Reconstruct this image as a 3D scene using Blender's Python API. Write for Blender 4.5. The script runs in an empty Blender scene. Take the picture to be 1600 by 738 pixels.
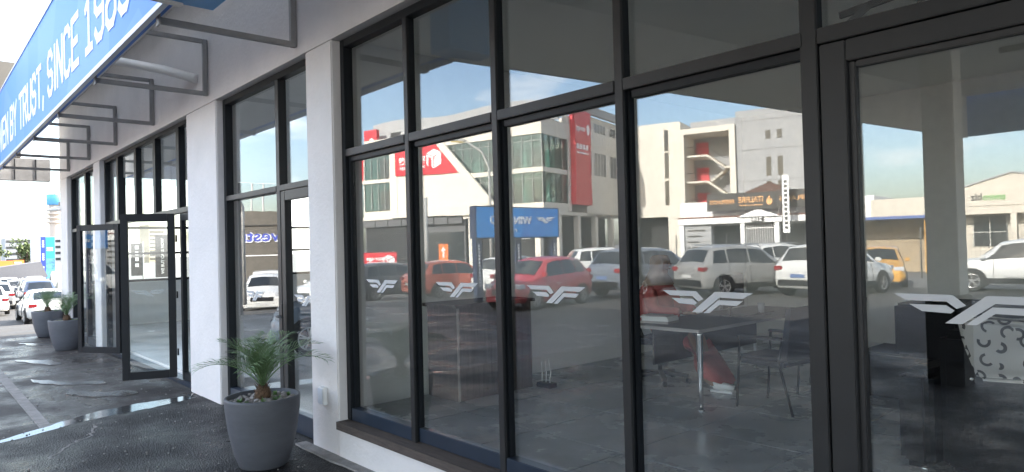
import bpy, bmesh, math, random
from mathutils import Vector, Matrix
random.seed(7)
R = math.radians
S = bpy.context.scene
COL = S.collection

# ------------------------------------------------------------------ camera, world, sun, exposure
cam_d = bpy.data.cameras.new('camera'); cam = bpy.data.objects.new('camera', cam_d); COL.objects.link(cam)
cam_d.sensor_width = 36; cam_d.lens = 24.21; cam_d.clip_start = 0.05; cam_d.clip_end = 3000
yaw, pitch, roll = R(41.51), R(0.91), R(-1.48)
fw = Vector((-math.cos(yaw) * math.cos(pitch), math.sin(yaw) * math.cos(pitch), math.sin(pitch)))
rt = fw.cross(Vector((0, 0, 1))).normalized(); up = rt.cross(fw)
r2 = math.cos(roll) * rt + math.sin(roll) * up; u2 = -math.sin(roll) * rt + math.cos(roll) * up
cam.matrix_world = Matrix(((r2.x, u2.x, -fw.x, 0), (r2.y, u2.y, -fw.y, -3.0), (r2.z, u2.z, -fw.z, 1.85), (0, 0, 0, 1)))
S.camera = cam
SUN_EL, SUN_AZ = R(27), R(9)          # azimuth from +y towards +x
W = bpy.data.worlds.new('World'); S.world = W; W.use_nodes = True
nt = W.node_tree; N = nt.nodes; L = nt.links
bg = N['Background']; bg.inputs[1].default_value = 0.15
sky = N.new('ShaderNodeTexSky'); sky.sky_type = 'NISHITA'; sky.sun_disc = False
sky.sun_elevation = SUN_EL; sky.sun_rotation = SUN_AZ; sky.air_density = 1.0; sky.dust_density = 2.2
tc = N.new('ShaderNodeTexCoord'); mp = N.new('ShaderNodeMapping'); mp.inputs['Scale'].default_value = (1.6, 1.6, 4.2)
nz = N.new('ShaderNodeTexNoise'); nz.inputs['Scale'].default_value = 2.1; nz.inputs['Detail'].default_value = 7; nz.inputs['Roughness'].default_value = 0.58
cr = N.new('ShaderNodeValToRGB'); cr.color_ramp.elements[0].position = 0.47; cr.color_ramp.elements[1].position = 0.66
mx = N.new('ShaderNodeMixRGB'); mx.inputs[2].default_value = (7.4, 7.25, 7.05, 1)
L.new(tc.outputs['Generated'], mp.inputs['Vector']); L.new(mp.outputs[0], nz.inputs['Vector']); L.new(nz.outputs['Fac'], cr.inputs[0])
L.new(cr.outputs[0], mx.inputs[0]); L.new(sky.outputs[0], mx.inputs[1]); L.new(mx.outputs[0], bg.inputs[0])
sd = bpy.data.lights.new('sun', 'SUN'); sd.energy = 3.8; sd.angle = R(0.5); sd.color = (1, 0.955, 0.88)
sun = bpy.data.objects.new('sun', sd); COL.objects.link(sun)
sv = Vector((math.sin(SUN_AZ) * math.cos(SUN_EL), math.cos(SUN_AZ) * math.cos(SUN_EL), math.sin(SUN_EL)))
sun.rotation_euler = (-sv).to_track_quat('-Z', 'Y').to_euler(); sun.location = (0, 0, 40)
S.view_settings.view_transform = 'Standard'; S.view_settings.look = 'None'
S.view_settings.exposure = 2.5; S.view_settings.gamma = 1
S.cycles.transparent_max_bounces = 24; S.cycles.max_bounces = 10; S.cycles.diffuse_bounces = 4; S.cycles.glossy_bounces = 6
S.cycles.use_denoising = True

# ------------------------------------------------------------------ materials
MATS = {}
def newmat(name):
    m = bpy.data.materials.new(name); m.use_nodes = True
    return m, m.node_tree, m.node_tree.nodes['Principled BSDF']
def mat(name, col, rough=0.5, metal=0.0, var=0.0, scale=6.0, bump=0.0, bscale=40.0, spec=0.5, coat=0.0, stretch=(1, 1, 1), emit=0.0):
    """plain procedural material: base colour broken up by noise, optional bump"""
    if name in MATS: return MATS[name]
    m, t, b = newmat(name); n = t.nodes; l = t.links
    b.inputs['Roughness'].default_value = rough; b.inputs['Metallic'].default_value = metal
    b.inputs['Specular IOR Level'].default_value = spec
    b.inputs['Coat Weight'].default_value = coat
    c = (*col, 1)
    b.inputs['Base Color'].default_value = c
    if emit:
        b.inputs['Emission Color'].default_value = c; b.inputs['Emission Strength'].default_value = emit
    if var or bump:
        tcn = n.new('ShaderNodeTexCoord'); mpn = n.new('ShaderNodeMapping'); mpn.inputs['Scale'].default_value = stretch
        l.new(tcn.outputs['Object'], mpn.inputs['Vector'])
    if var:
        z = n.new('ShaderNodeTexNoise'); z.inputs['Scale'].default_value = scale; z.inputs['Detail'].default_value = 6; z.inputs['Roughness'].default_value = .65
        l.new(mpn.outputs[0], z.inputs['Vector'])
        rp = n.new('ShaderNodeValToRGB')
        rp.color_ramp.elements[0].position = .3; rp.color_ramp.elements[1].position = .72
        rp.color_ramp.elements[0].color = (*[max(0, x * (1 - var)) for x in col], 1)
        rp.color_ramp.elements[1].color = (*[min(1, x * (1 + var)) for x in col], 1)
        l.new(z.outputs['Fac'], rp.inputs[0]); l.new(rp.outputs[0], b.inputs['Base Color'])
        mr = n.new('ShaderNodeMapRange'); mr.inputs['To Min'].default_value = max(0, rough - .08); mr.inputs['To Max'].default_value = min(1, rough + .12)
        l.new(z.outputs['Fac'], mr.inputs['Value']); l.new(mr.outputs[0], b.inputs['Roughness'])
    if bump:
        z2 = n.new('ShaderNodeTexNoise'); z2.inputs['Scale'].default_value = bscale; z2.inputs['Detail'].default_value = 5
        l.new(mpn.outputs[0], z2.inputs['Vector'])
        bp = n.new('ShaderNodeBump'); bp.inputs['Strength'].default_value = bump; bp.inputs['Distance'].default_value = .02
        l.new(z2.outputs['Fac'], bp.inputs['Height']); l.new(bp.outputs[0], b.inputs['Normal'])
    MATS[name] = m
    return m
def glassmat(name, tint, r0, gloss=(0.97, 0.985, 1.0), rough=0.0, wave=0.0):
    """coated glazing: mirror reflection rising with angle over tinted transmission (physical on any view)"""
    if name in MATS: return MATS[name]
    m, t, b = newmat(name); n = t.nodes; l = t.links
    n.remove(b); out = n['Material Output']
    tr = n.new('ShaderNodeBsdfTransparent'); tr.inputs[0].default_value = (*tint, 1)
    gl = n.new('ShaderNodeBsdfGlossy'); gl.inputs['Color'].default_value = (*gloss, 1); gl.inputs['Roughness'].default_value = rough
    lw = n.new('ShaderNodeLayerWeight'); lw.inputs['Blend'].default_value = .5
    pw = n.new('ShaderNodeMath'); pw.operation = 'POWER'; pw.inputs[1].default_value = 5.6
    mr = n.new('ShaderNodeMapRange'); mr.inputs['To Min'].default_value = r0; mr.inputs['To Max'].default_value = 1
    mi = n.new('ShaderNodeMixShader')
    if wave:
        tcn = n.new('ShaderNodeTexCoord'); wz = n.new('ShaderNodeTexNoise'); wz.inputs['Scale'].default_value = 1.3; wz.inputs['Detail'].default_value = 1
        bpn = n.new('ShaderNodeBump'); bpn.inputs['Strength'].default_value = 1; bpn.inputs['Distance'].default_value = wave
        l.new(tcn.outputs['Object'], wz.inputs['Vector']); l.new(wz.outputs['Fac'], bpn.inputs['Height']); l.new(bpn.outputs[0], gl.inputs['Normal'])
    l.new(lw.outputs['Facing'], pw.inputs[0]); l.new(pw.outputs[0], mr.inputs['Value']); l.new(mr.outputs[0], mi.inputs[0])
    l.new(tr.outputs[0], mi.inputs[1]); l.new(gl.outputs[0], mi.inputs[2]); l.new(mi.outputs[0], out.inputs[0])
    MATS[name] = m
    return m
def groundmat(name, c0, c1, wet=0.5, scale=.35, rmin=.18, rmax=.75, bump=.5, bscale=60, spec=.5):
    m, t, b = newmat(name); n = t.nodes; l = t.links; b.inputs['Specular IOR Level'].default_value = spec
    tcn = n.new('ShaderNodeTexCoord')
    a = n.new('ShaderNodeTexNoise'); a.inputs['Scale'].default_value = scale; a.inputs['Detail'].default_value = 9; a.inputs['Roughness'].default_value = .62
    g = n.new('ShaderNodeTexNoise'); g.inputs['Scale'].default_value = bscale; g.inputs['Detail'].default_value = 4
    v = n.new('ShaderNodeTexVoronoi'); v.inputs['Scale'].default_value = bscale * 1.6
    for q in (a, g, v): l.new(tcn.outputs['Object'], q.inputs['Vector'])
    rp = n.new('ShaderNodeValToRGB'); rp.color_ramp.elements[0].position = .34; rp.color_ramp.elements[1].position = .70
    rp.color_ramp.elements[0].color = (*c0, 1); rp.color_ramp.elements[1].color = (*c1, 1)
    l.new(a.outputs['Fac'], rp.inputs[0])
    mg = n.new('ShaderNodeMixRGB'); mg.blend_type = 'MULTIPLY'; mg.inputs[0].default_value = .45
    gr = n.new('ShaderNodeValToRGB'); gr.color_ramp.elements[0].position = .3; gr.color_ramp.elements[1].position = .7
    gr.color_ramp.elements[0].color = (.35, .35, .35, 1); gr.color_ramp.elements[1].color = (1.3, 1.3, 1.3, 1)
    l.new(g.outputs['Fac'], gr.inputs[0]); l.new(rp.outputs[0], mg.inputs[1]); l.new(gr.outputs[0], mg.inputs[2]); l.new(mg.outputs[0], b.inputs['Base Color'])
    mr = n.new('ShaderNodeMapRange'); mr.inputs['From Min'].default_value = wet - .12; mr.inputs['From Max'].default_value = wet + .12
    mr.inputs['To Min'].default_value = rmin; mr.inputs['To Max'].default_value = rmax
    l.new(a.outputs['Fac'], mr.inputs['Value']); l.new(mr.outputs[0], b.inputs['Roughness'])
    ad = n.new('ShaderNodeMath'); ad.operation = 'ADD'
    l.new(g.outputs['Fac'], ad.inputs[0]); l.new(v.outputs['Distance'], ad.inputs[1])
    bp = n.new('ShaderNodeBump'); bp.inputs['Strength'].default_value = bump; bp.inputs['Distance'].default_value = .016
    l.new(ad.outputs[0], bp.inputs['Height']); l.new(bp.outputs[0], b.inputs['Normal'])
    MATS[name] = m
    return m

M_white = mat('white_plaster', (.67, .645, .64), .8, var=.07, scale=1.3, bump=.35, bscale=24, spec=.3)
M_soffit = mat('grey_soffit_board', (.86, .84, .80), .8, var=.08, scale=1.4, bump=.1)
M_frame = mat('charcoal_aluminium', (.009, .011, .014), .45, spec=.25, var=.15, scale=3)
M_frame_lit = mat('charcoal_lit_face', (.024, .0245, .026), .4, spec=.3, var=.12, scale=4)  # paler copy of the frame charcoal: light on front faces put into colour
M_rail = mat('blue_black_rail', (.02, .03, .048), .3, var=.1)
M_glass = glassmat('shop_glass', (.97, .98, .975), .088, wave=.0004)
M_leafglass = glassmat('door_leaf_glass', (.93, .95, .94), .05)
M_decal = mat('frosted_white_vinyl', (.52, .525, .54), .6, var=.04)
M_timber = mat('weathered_dark_timber', (.075, .058, .05), .7, var=.45, scale=9, bump=.5, stretch=(.6, 6, 6))
M_steel = mat('grey_painted_steel', (.27, .265, .265), .5, var=.15, scale=5)
M_alu = mat('pale_aluminium_trim', (.62, .66, .72), .35, var=.05)
M_pot = mat('charcoal_stone_pot', (.085, .09, .105), .55, var=.16, scale=3.5, bump=.15, bscale=18, stretch=(1, 1, 3))
M_leaf = mat('palm_leaflet_green', (.12, .20, .085), .45, var=.5, scale=9)
M_trunk = mat('palm_fibre_brown', (.10, .06, .035), .9, var=.5, scale=20, bump=.6)
M_pebble = mat('grey_river_pebble', (.24, .22, .20), .7, var=.5, scale=8)
M_succ = mat('succulent_green', (.10, .19, .05), .5, var=.4, scale=14)
M_conc = mat('rough_concrete', (.24, .23, .22), .85, var=.3, scale=7, bump=.5)
M_tile = mat('grey_floor_tile', (.40, .41, .42), .25, var=.18, scale=1.6)
M_tile2 = mat('pale_floor_tile', (.55, .55, .54), .22, var=.08, scale=1.2)
M_grout = mat('pale_grout', (.8, .8, .78), .8)
M_ceil = mat('interior_ceiling_white', (.90, .88, .83), .9)
M_wallin = mat('interior_grey_wall', (.74, .72, .67), .8, var=.06)
M_wallin2 = mat('interior_white_wall', (.80, .80, .78), .8, var=.04)
M_backdrop = mat('dark_backdrop', (.07, .06, .055), .7, var=.2)  # for the added panel that blocks light through the end wall
M_wood = mat('dark_grained_wood', (.085, .075, .07), .45, var=.4, scale=4, stretch=(7, 7, .5))
M_desk = mat('desk_dark_laminate', (.055, .048, .045), .4, var=.25, scale=6, stretch=(1, 6, 1))
M_edge = mat('desk_grey_edge', (.36, .33, .31), .5)
M_chrome = mat('brushed_chrome', (.75, .75, .75), .22, metal=1.0)
M_black = mat('black_plastic', (.012, .012, .014), .45)
M_leather = mat('black_leather', (.007, .007, .008), .6, var=.3, scale=12, bump=.2, spec=.12)
M_mesh = mat('blue_black_fabric', (.012, .016, .026), .8, var=.3, scale=20)
M_dress = mat('rust_red_cloth', (.44, .10, .09), .85, var=.2, scale=7, bump=.3, bscale=14)
M_skin = mat('brown_skin', (.30, .17, .11), .6, var=.08)
M_scarf = mat('beige_headscarf', (.40, .29, .22), .85, var=.2)
M_whitep = mat('white_paint', (.80, .80, .79), .5, var=.04)
M_paper = mat('white_paper', (.75, .75, .73), .7)
M_cream = mat('cream_plaster', (.67, .63, .555), .85, var=.05, scale=1, bump=.1)
M_greyp = mat('grey_plaster', (.35, .355, .36), .85, var=.06, scale=.6)
M_red = mat('red_cladding', (.52, .035, .045), .5, var=.06)
M_redsign = mat('red_sign_panel', (.60, .02, .035), .45, var=.04)
M_dark = mat('dark_recess', (.03, .03, .03), .8)
M_louvre = mat('charcoal_louvre', (.10, .10, .105), .6, var=.15)
M_teal = glassmat('teal_office_glass', (.50, .66, .63), .13, (.85, .95, .95))
M_winblk = mat('dark_window_glass', (.025, .03, .033), .12, spec=.8)
M_roofr = mat('red_brown_roof_tile', (.22, .09, .06), .8, var=.35, scale=5)
M_signdk = mat('charcoal_sign_panel', (.045, .042, .038), .5, var=.1)
M_gold = mat('copper_letter', (.75, .40, .16), .5)
M_wlet = mat('white_letter', (.82, .82, .82), .5)
M_klet = mat('black_letter', (.03, .03, .03), .5)
M_green = mat('green_letter', (.10, .33, .06), .5)
M_beige = mat('beige_plaster', (.58, .535, .46), .85, var=.07, scale=1.2)
M_tan = mat('tan_brick', (.42, .33, .22), .85, var=.2, scale=3)
M_yellow = mat('yellow_orange_panel', (.62, .33, .07), .6, var=.1)
M_blueroof = mat('blue_roof_sheet', (.07, .12, .32), .5)
M_navy = mat('navy_sign_frame', (.018, .03, .075), .4)
M_wire = mat('dark_wire', (.08, .08, .075), .6)
M_lampy = mat('yellow_lamp_head', (.75, .55, .08), .5)
M_pole = mat('galvanised_pole', (.42, .42, .40), .6, var=.1)
M_orange = mat('orange_billboard', (.85, .21, .04), .5, var=.05)
M_tentg = mat('grey_awning', (.14, .14, .15), .7, var=.1)
M_tower = mat('tower_concrete', (.44, .38, .33), .85, var=.08)
M_bluefas = mat('blue_fascia', (.10, .36, .74), .45, var=.05)
M_brick = mat('grey_brown_cladding', (.115, .105, .09), .85, var=.1, scale=1)
M_bluel = mat('blue_letter', (.03, .06, .42), .5)
M_tyre = mat('tyre_rubber', (.014, .014, .014), .8)
M_alloy = mat('silver_alloy', (.62, .62, .62), .3, metal=.9)
M_cargl = mat('car_window_glass', (.018, .021, .022), .06, spec=.9)
M_lens = mat('clear_headlight', (.55, .57, .6), .1, spec=.9)
M_tail = mat('red_tail_lens', (.24, .010, .014), .15, spec=.8)
M_plate = mat('number_plate', (.55, .56, .55), .5)
M_plateb = mat('blue_number_plate', (.12, .19, .36), .5)
M_stripe = mat('road_paint_white', (.62, .62, .60), .7, var=.25, scale=5)
M_water = mat('standing_water', (.05, .05, .05), .09, var=.1, scale=6, bump=.05, bscale=12, spec=.8)
M_damp = mat('damp_sheen', (.05, .048, .048), .16, var=.2, scale=5, bump=.3, bscale=50, spec=.8)
M_foli = mat('tree_foliage', (.075, .105, .03), .6, var=.5, scale=2)
M_bark = mat('tree_bark', (.09, .07, .05), .9, var=.3)
M_asph = groundmat('asphalt_road', (.075, .073, .07), (.115, .11, .105), wet=.40, scale=.22, rmin=.4, rmax=.85, bump=.35, spec=.25)
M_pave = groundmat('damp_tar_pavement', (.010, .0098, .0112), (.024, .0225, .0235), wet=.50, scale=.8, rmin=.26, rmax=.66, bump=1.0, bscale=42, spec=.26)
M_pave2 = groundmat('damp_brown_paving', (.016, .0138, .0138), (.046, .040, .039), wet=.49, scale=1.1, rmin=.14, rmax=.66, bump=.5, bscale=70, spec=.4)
M_yard = groundmat('concrete_yard', (.16, .155, .15), (.26, .25, .24), wet=.3, scale=.3, rmin=.5, rmax=.9, bump=.3)

# blue sign face: flat facets of lighter and darker blue print
def bluesign(name, c0, c1, c2, sc):
    m, t, b = newmat(name); n = t.nodes; l = t.links
    tcn = n.new('ShaderNodeTexCoord'); mpn = n.new('ShaderNodeMapping'); mpn.inputs['Rotation'].default_value = (0, R(35), 0); mpn.inputs['Scale'].default_value = (sc, sc, sc)
    v = n.new('ShaderNodeTexVoronoi'); v.inputs['Scale'].default_value = 1; v.inputs['Randomness'].default_value = 1
    rp = n.new('ShaderNodeValToRGB'); rp.color_ramp.elements[0].color = (*c0, 1); rp.color_ramp.elements[1].color = (*c2, 1)
    e = rp.color_ramp.elements.new(.5); e.color = (*c1, 1)
    l.new(tcn.outputs['Object'], mpn.inputs[0]); l.new(mpn.outputs[0], v.inputs['Vector']); l.new(v.outputs['Color'], rp.inputs[0])
    l.new(rp.outputs[0], b.inputs['Base Color']); b.inputs['Roughness'].default_value = .5; b.inputs['Specular IOR Level'].default_value = .15
    return m
M_sign1 = bluesign('blue_facet_print', (.09, .25, .74), (.12, .29, .78), (.17, .33, .80), .45)
M_sign2 = bluesign('blue_facet_print_small', (.03, .25, .72), (.05, .34, .80), (.07, .16, .55), .9)

# ------------------------------------------------------------------ mesh helpers
class MB:
    """collects shapes for ONE mesh object"""
    def __init__(s): s.v = []; s.f = []; s.smooth = set()
    def _add(s, vs, fs, smooth=False):
        o = len(s.v); s.v += [tuple(v) for v in vs]
        for f in fs:
            if smooth: s.smooth.add(len(s.f))
            s.f.append([i + o for i in f])
        return s
    def box(s, x0, x1, y0, y1, z0, z1):
        if x0 > x1: x0, x1 = x1, x0
        if y0 > y1: y0, y1 = y1, y0
        if z0 > z1: z0, z1 = z1, z0
        v = [(x0, y0, z0), (x1, y0, z0), (x1, y1, z0), (x0, y1, z0), (x0, y0, z1), (x1, y0, z1), (x1, y1, z1), (x0, y1, z1)]
        return s._add(v, [(0, 3, 2, 1), (4, 5, 6, 7), (0, 1, 5, 4), (1, 2, 6, 5), (2, 3, 7, 6), (3, 0, 4, 7)])
    def obox(s, p0, p1, w, d):
        """box bar between two points, w across, d in the other direction"""
        p0, p1 = Vector(p0), Vector(p1); t = (p1 - p0).normalized()
        a = t.cross(Vector((0, 0, 1)))
        if a.length < .01: a = Vector((1, 0, 0))
        a.normalize(); b = t.cross(a)
        v = []
        for p in (p0, p1):
            for i, j in ((-1, -1), (1, -1), (1, 1), (-1, 1)): v.append(p + a * i * w / 2 + b * j * d / 2)
        return s._add(v, [(0, 3, 2, 1), (4, 5, 6, 7), (0, 1, 5, 4), (1, 2, 6, 5), (2, 3, 7, 6), (3, 0, 4, 7)])
    def tube(s, pts, r, n=8, cap=True):
        pts = [Vector(p) for p in pts]
        rs = r if isinstance(r, (list, tuple)) else [r] * len(pts)
        vs = []; prev = None
        for i, p in enumerate(pts):
            t = (pts[min(i + 1, len(pts) - 1)] - pts[max(i - 1, 0)]).normalized()
            a = prev if prev else (Vector((0, 0, 1)) if abs(t.z) < .9 else Vector((1, 0, 0)))
            a = (a - t * a.dot(t)).normalized(); prev = a; b = t.cross(a)
            for k in range(n):
                q = 2 * math.pi * k / n; vs.append(p + (a * math.cos(q) + b * math.sin(q)) * rs[i])
        fs = [(i * n + k, i * n + (k + 1) % n, (i + 1) * n + (k + 1) % n, (i + 1) * n + k) for i in range(len(pts) - 1) for k in range(n)]
        s._add(vs, fs, True)
        if cap:
            o = len(s.v) - len(vs); s.f.append([o + k for k in range(n)][::-1]); s.f.append([o + (len(pts) - 1) * n + k for k in range(n)])
        return s
    def lathe(s, prof, n=32, c=(0, 0, 0), cap=True):
        vs = [(c[0] + r * math.cos(2 * math.pi * k / n), c[1] + r * math.sin(2 * math.pi * k / n), c[2] + z) for r, z in prof for k in range(n)]
        fs = [(i * n + k, i * n + (k + 1) % n, (i + 1) * n + (k + 1) % n, (i + 1) * n + k) for i in range(len(prof) - 1) for k in range(n)]
        s._add(vs, fs, True)
        if cap:
            o = len(s.v) - len(vs); s.f.append([o + k for k in range(n)][::-1]); s.f.append([o + (len(prof) - 1) * n + k for k in range(n)])
        return s
    def prism(s, poly, axis, a, b):
        """polygon of 2D points extruded along axis ('x','y','z') from a to b"""
        def P(q, d):
            return {'x': (d, q[0], q[1]), 'y': (q[0], d, q[1]), 'z': (q[0], q[1], d)}[axis]
        n = len(poly); vs = [P(q, a) for q in poly] + [P(q, b) for q in poly]
        return s._add(vs, [tuple(range(n))[::-1], tuple(range(n, 2 * n))] + [(i, (i + 1) % n, n + (i + 1) % n, n + i) for i in range(n)])
    def blob(s, c, rx, ry, rz, seg=8, rings=5, jit=0.0):
        vs = [(c[0], c[1], c[2] - rz)]
        for i in range(1, rings):
            t = -math.pi / 2 + math.pi * i / rings
            for k in range(seg):
                q = 2 * math.pi * k / seg; j = 1 + random.uniform(-jit, jit)
                vs.append((c[0] + rx * math.cos(t) * math.cos(q) * j, c[1] + ry * math.cos(t) * math.sin(q) * j, c[2] + rz * math.sin(t) * j))
        vs.append((c[0], c[1], c[2] + rz))
        fs = [(0, 1 + (k + 1) % seg, 1 + k) for k in range(seg)]
        for i in range(rings - 2):
            for k in range(seg):
                fs.append((1 + i * seg + k, 1 + i * seg + (k + 1) % seg, 1 + (i + 1) * seg + (k + 1) % seg, 1 + (i + 1) * seg + k))
        o = 1 + (rings - 2) * seg
        fs += [(o + k, o + (k + 1) % seg, len(vs) - 1) for k in range(seg)]
        return s._add(vs, fs, True)
    def build(s, name, m, parent=None, fix=True):
        me = bpy.data.meshes.new(name); me.from_pydata(s.v, [], s.f)
        if s.smooth:
            me.polygons.foreach_set('use_smooth', [i in s.smooth for i in range(len(s.f))])
        if fix:
            bm = bmesh.new(); bm.from_mesh(me); bmesh.ops.recalc_face_normals(bm, faces=bm.faces); bm.to_mesh(me); bm.free()
        me.materials.append(m); me.update()
        o = bpy.data.objects.new(name, me); COL.objects.link(o)
        if parent: o.parent = parent
        return o
def bevel(o, w=.01, seg=2):
    bm = bmesh.new(); bm.from_mesh(o.data)
    bmesh.ops.bevel(bm, geom=bm.edges[:], offset=w, segments=seg, affect='EDGES', clamp_overlap=True)
    bm.to_mesh(o.data); bm.free(); return o
def box(name, m, parent, *d, bev=0):
    o = MB().box(*d).build(name, m, parent)
    if bev: bevel(o, bev)
    return o
def tag(o, label, cat, group=None, kind=None):
    o['label'] = label; o['category'] = cat
    if group: o['group'] = group
    if kind: o['kind'] = kind
    return o
def thing(name, label, cat, loc=(0, 0, 0), rz=0, group=None):
    o = bpy.data.objects.new(name, None); COL.objects.link(o); o.empty_display_size = .2
    o.location = loc; o.rotation_euler = (0, 0, rz)
    return tag(o, label, cat, group)
def struct(o): o['kind'] = 'structure'; return o
def copy_tree(o, parent=None):
    c = o.copy(); COL.objects.link(c)
    if parent: c.parent = parent
    for ch in list(o.children): copy_tree(ch, c)
    return c
DG = None
def text(name, body, m, parent, org, right, size, depth=.01, upv=(0, 0, 1), width=None, align='CENTER', bold=0.0, sx=1.0):
    """letters as a solid mesh standing at org, running along right"""
    cu = bpy.data.curves.new(name, 'FONT'); cu.body = body; cu.size = size; cu.extrude = depth; cu.align_x = align; cu.align_y = 'CENTER'; cu.offset = bold
    cu.resolution_u = 3
    t = bpy.data.objects.new(name, cu); COL.objects.link(t)
    me = bpy.data.meshes.new_from_object(t.evaluated_get(bpy.context.evaluated_depsgraph_get()))
    bpy.data.objects.remove(t); bpy.data.curves.remove(cu)
    if width:
        xs = [v.co.x for v in me.vertices]; sx = width / (max(xs) - min(xs))
    r = Vector(right).normalized(); u = Vector(upv).normalized(); n = r.cross(u)
    for v in me.vertices:
        v.co = Vector(org) + r * v.co.x * sx + u * v.co.y + n * v.co.z
    par = list(range(len(me.vertices)))
    def fd(i):
        while par[i] != i: par[i] = par[par[i]]; i = par[i]
        return i
    for e in me.edges: par[fd(e.vertices[0])] = fd(e.vertices[1])
    grp = {}
    for p in me.polygons: grp.setdefault(fd(p.vertices[0]), []).append(list(p.vertices))
    for fsx in grp.values():
        ids = sorted({i for f in fsx for i in f}); mpi = {i: k for k, i in enumerate(ids)}
        g = MB(); g.v = [tuple(me.vertices[i].co) for i in ids]; g.f = [[mpi[i] for i in f] for f in fsx]; o = g.build('letter', m, parent, fix=False)
    bpy.data.meshes.remove(me)
    return o
LOGO = [[(-.292, .014), (-.085, .014), (-.043, -.025), (-.074, -.038), (-.107, -.012), (-.246, -.012)],
        [(-.236, -.026), (-.109, -.026), (-.081, -.045), (-.094, -.056), (-.191, -.052)],
        [(-.114, -.094), (-.057, -.094), (.049, -.014), (.177, -.016), (.228, .014), (.024, .014)],
        [(-.045, -.095), (-.012, -.095), (.048, -.050), (.141, -.052), (.176, -.027), (.040, -.027)]]
def logo_mb(cx, cz, y0, y1, s=1.0, flip=1):
    mb = MB()
    for p in LOGO: mb.prism([(cx + (x + .03) * s * flip, cz + (z + .04) * s) for x, z in p], 'y', y0, y1)
    return mb
def parts(root, specs):
    for nm, m, d in specs: box(nm, m, root, *d)

# ------------------------------------------------------------------ ground, road, pavement
def sheet(name, m, xs, ys, z):
    """ground sheet; beyond the end of the shop the side street falls away by about a metre"""
    def drop(x, y):
        if x > -20.6: return 0
        a = -1.0 * min(1, (-20.6 - x) / 16.5) - max(0, (-37.1 - x)) * .012 if x > -80 else -1.5
        b = max(0, min(1, (y + 23) / 5)); return a * b * b * (3 - 2 * b)
    mb = MB(); n = len(xs)
    mb._add([(x, y, z + drop(x, y)) for y in ys for x in xs], [(j * n + i, j * n + i + 1, (j + 1) * n + i + 1, (j + 1) * n + i) for j in range(len(ys) - 1) for i in range(n - 1)])
    return struct(mb.build(name, m))
XS = [-400, -200, -110, -80, -60, -48, -42, -37.1, -34, -31, -28, -25, -22.5, -20.6]; YS = [-23, -22, -21, -20, -19, -18]
sheet('ground', M_yard, [-1500] + XS + [0, 300, 1500], [-1500, -400, -60, -24.6] + YS + [0, 14, 60, 400, 1500], -.012)
sheet('road', M_asph, XS + [0, 100], [-24.5] + YS + [0, 13.9], -.004)
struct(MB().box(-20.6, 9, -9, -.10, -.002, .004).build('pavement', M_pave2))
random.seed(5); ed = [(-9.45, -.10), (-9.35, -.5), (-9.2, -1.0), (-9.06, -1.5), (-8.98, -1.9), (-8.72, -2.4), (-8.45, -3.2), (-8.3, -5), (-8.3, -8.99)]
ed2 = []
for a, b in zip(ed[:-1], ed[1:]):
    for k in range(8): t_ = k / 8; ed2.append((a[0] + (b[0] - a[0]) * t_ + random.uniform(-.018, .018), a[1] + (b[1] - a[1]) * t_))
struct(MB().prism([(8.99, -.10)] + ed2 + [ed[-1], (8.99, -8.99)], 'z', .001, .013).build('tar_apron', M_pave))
ck = MB(); P0 = Vector((-8.85, -1.35)); pts_ = [P0]
for k in range(26): P0 = P0 + Vector((random.uniform(.02, .09), random.uniform(-.075, .01))); pts_.append(P0)
for a, b in zip(pts_[:-1], pts_[1:]):
    n_ = Vector((-(b - a).y, (b - a).x)).normalized() * random.uniform(.006, .014); ck.prism([tuple(a - n_), tuple(b - n_), tuple(b + n_), tuple(a + n_)], 'z', .0135, .0155 + random.uniform(0, .0004))
ck = ck.build('tar_crack', M_conc); struct(ck)
gr = MB()
for k in range(240):
    x, y = random.uniform(-9.2, -5.0), random.uniform(-3.0, -.25); q = random.uniform(.004, .012); gr.blob((x, y, .013 + q * .4), q * 1.3, q, q * .6, 5, 3, .2)
for k in range(160):
    x, y = random.uniform(-20, -9.6), random.uniform(-1.9, -.2); q = random.uniform(.004, .014); gr.blob((x, y, .004 + q * .4), q * 1.3, q, q * .6, 5, 3, .2)
gr = gr.build('loose_grit', M_conc); gr['kind'] = 'stuff'
# concrete drain channel set between pavement and tar
struct(MB().prism([(-20.6, -1.78), (-9.12, -1.79), (-9.05, -1.90), (-20.6, -1.92)], 'z', .002, .016).build('drain_channel', M_conc))
mb = MB(); xs = [-6.35 + i * .19 for i in range(14)]
random.seed(3)
pts = [(x, -.20 - random.uniform(0, .035)) for x in xs]
mb.prism(pts + [(xs[-1], -.10), (xs[0], -.10)], 'z', .002, .03)
struct(mb.build('concrete_edging', M_conc))
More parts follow.
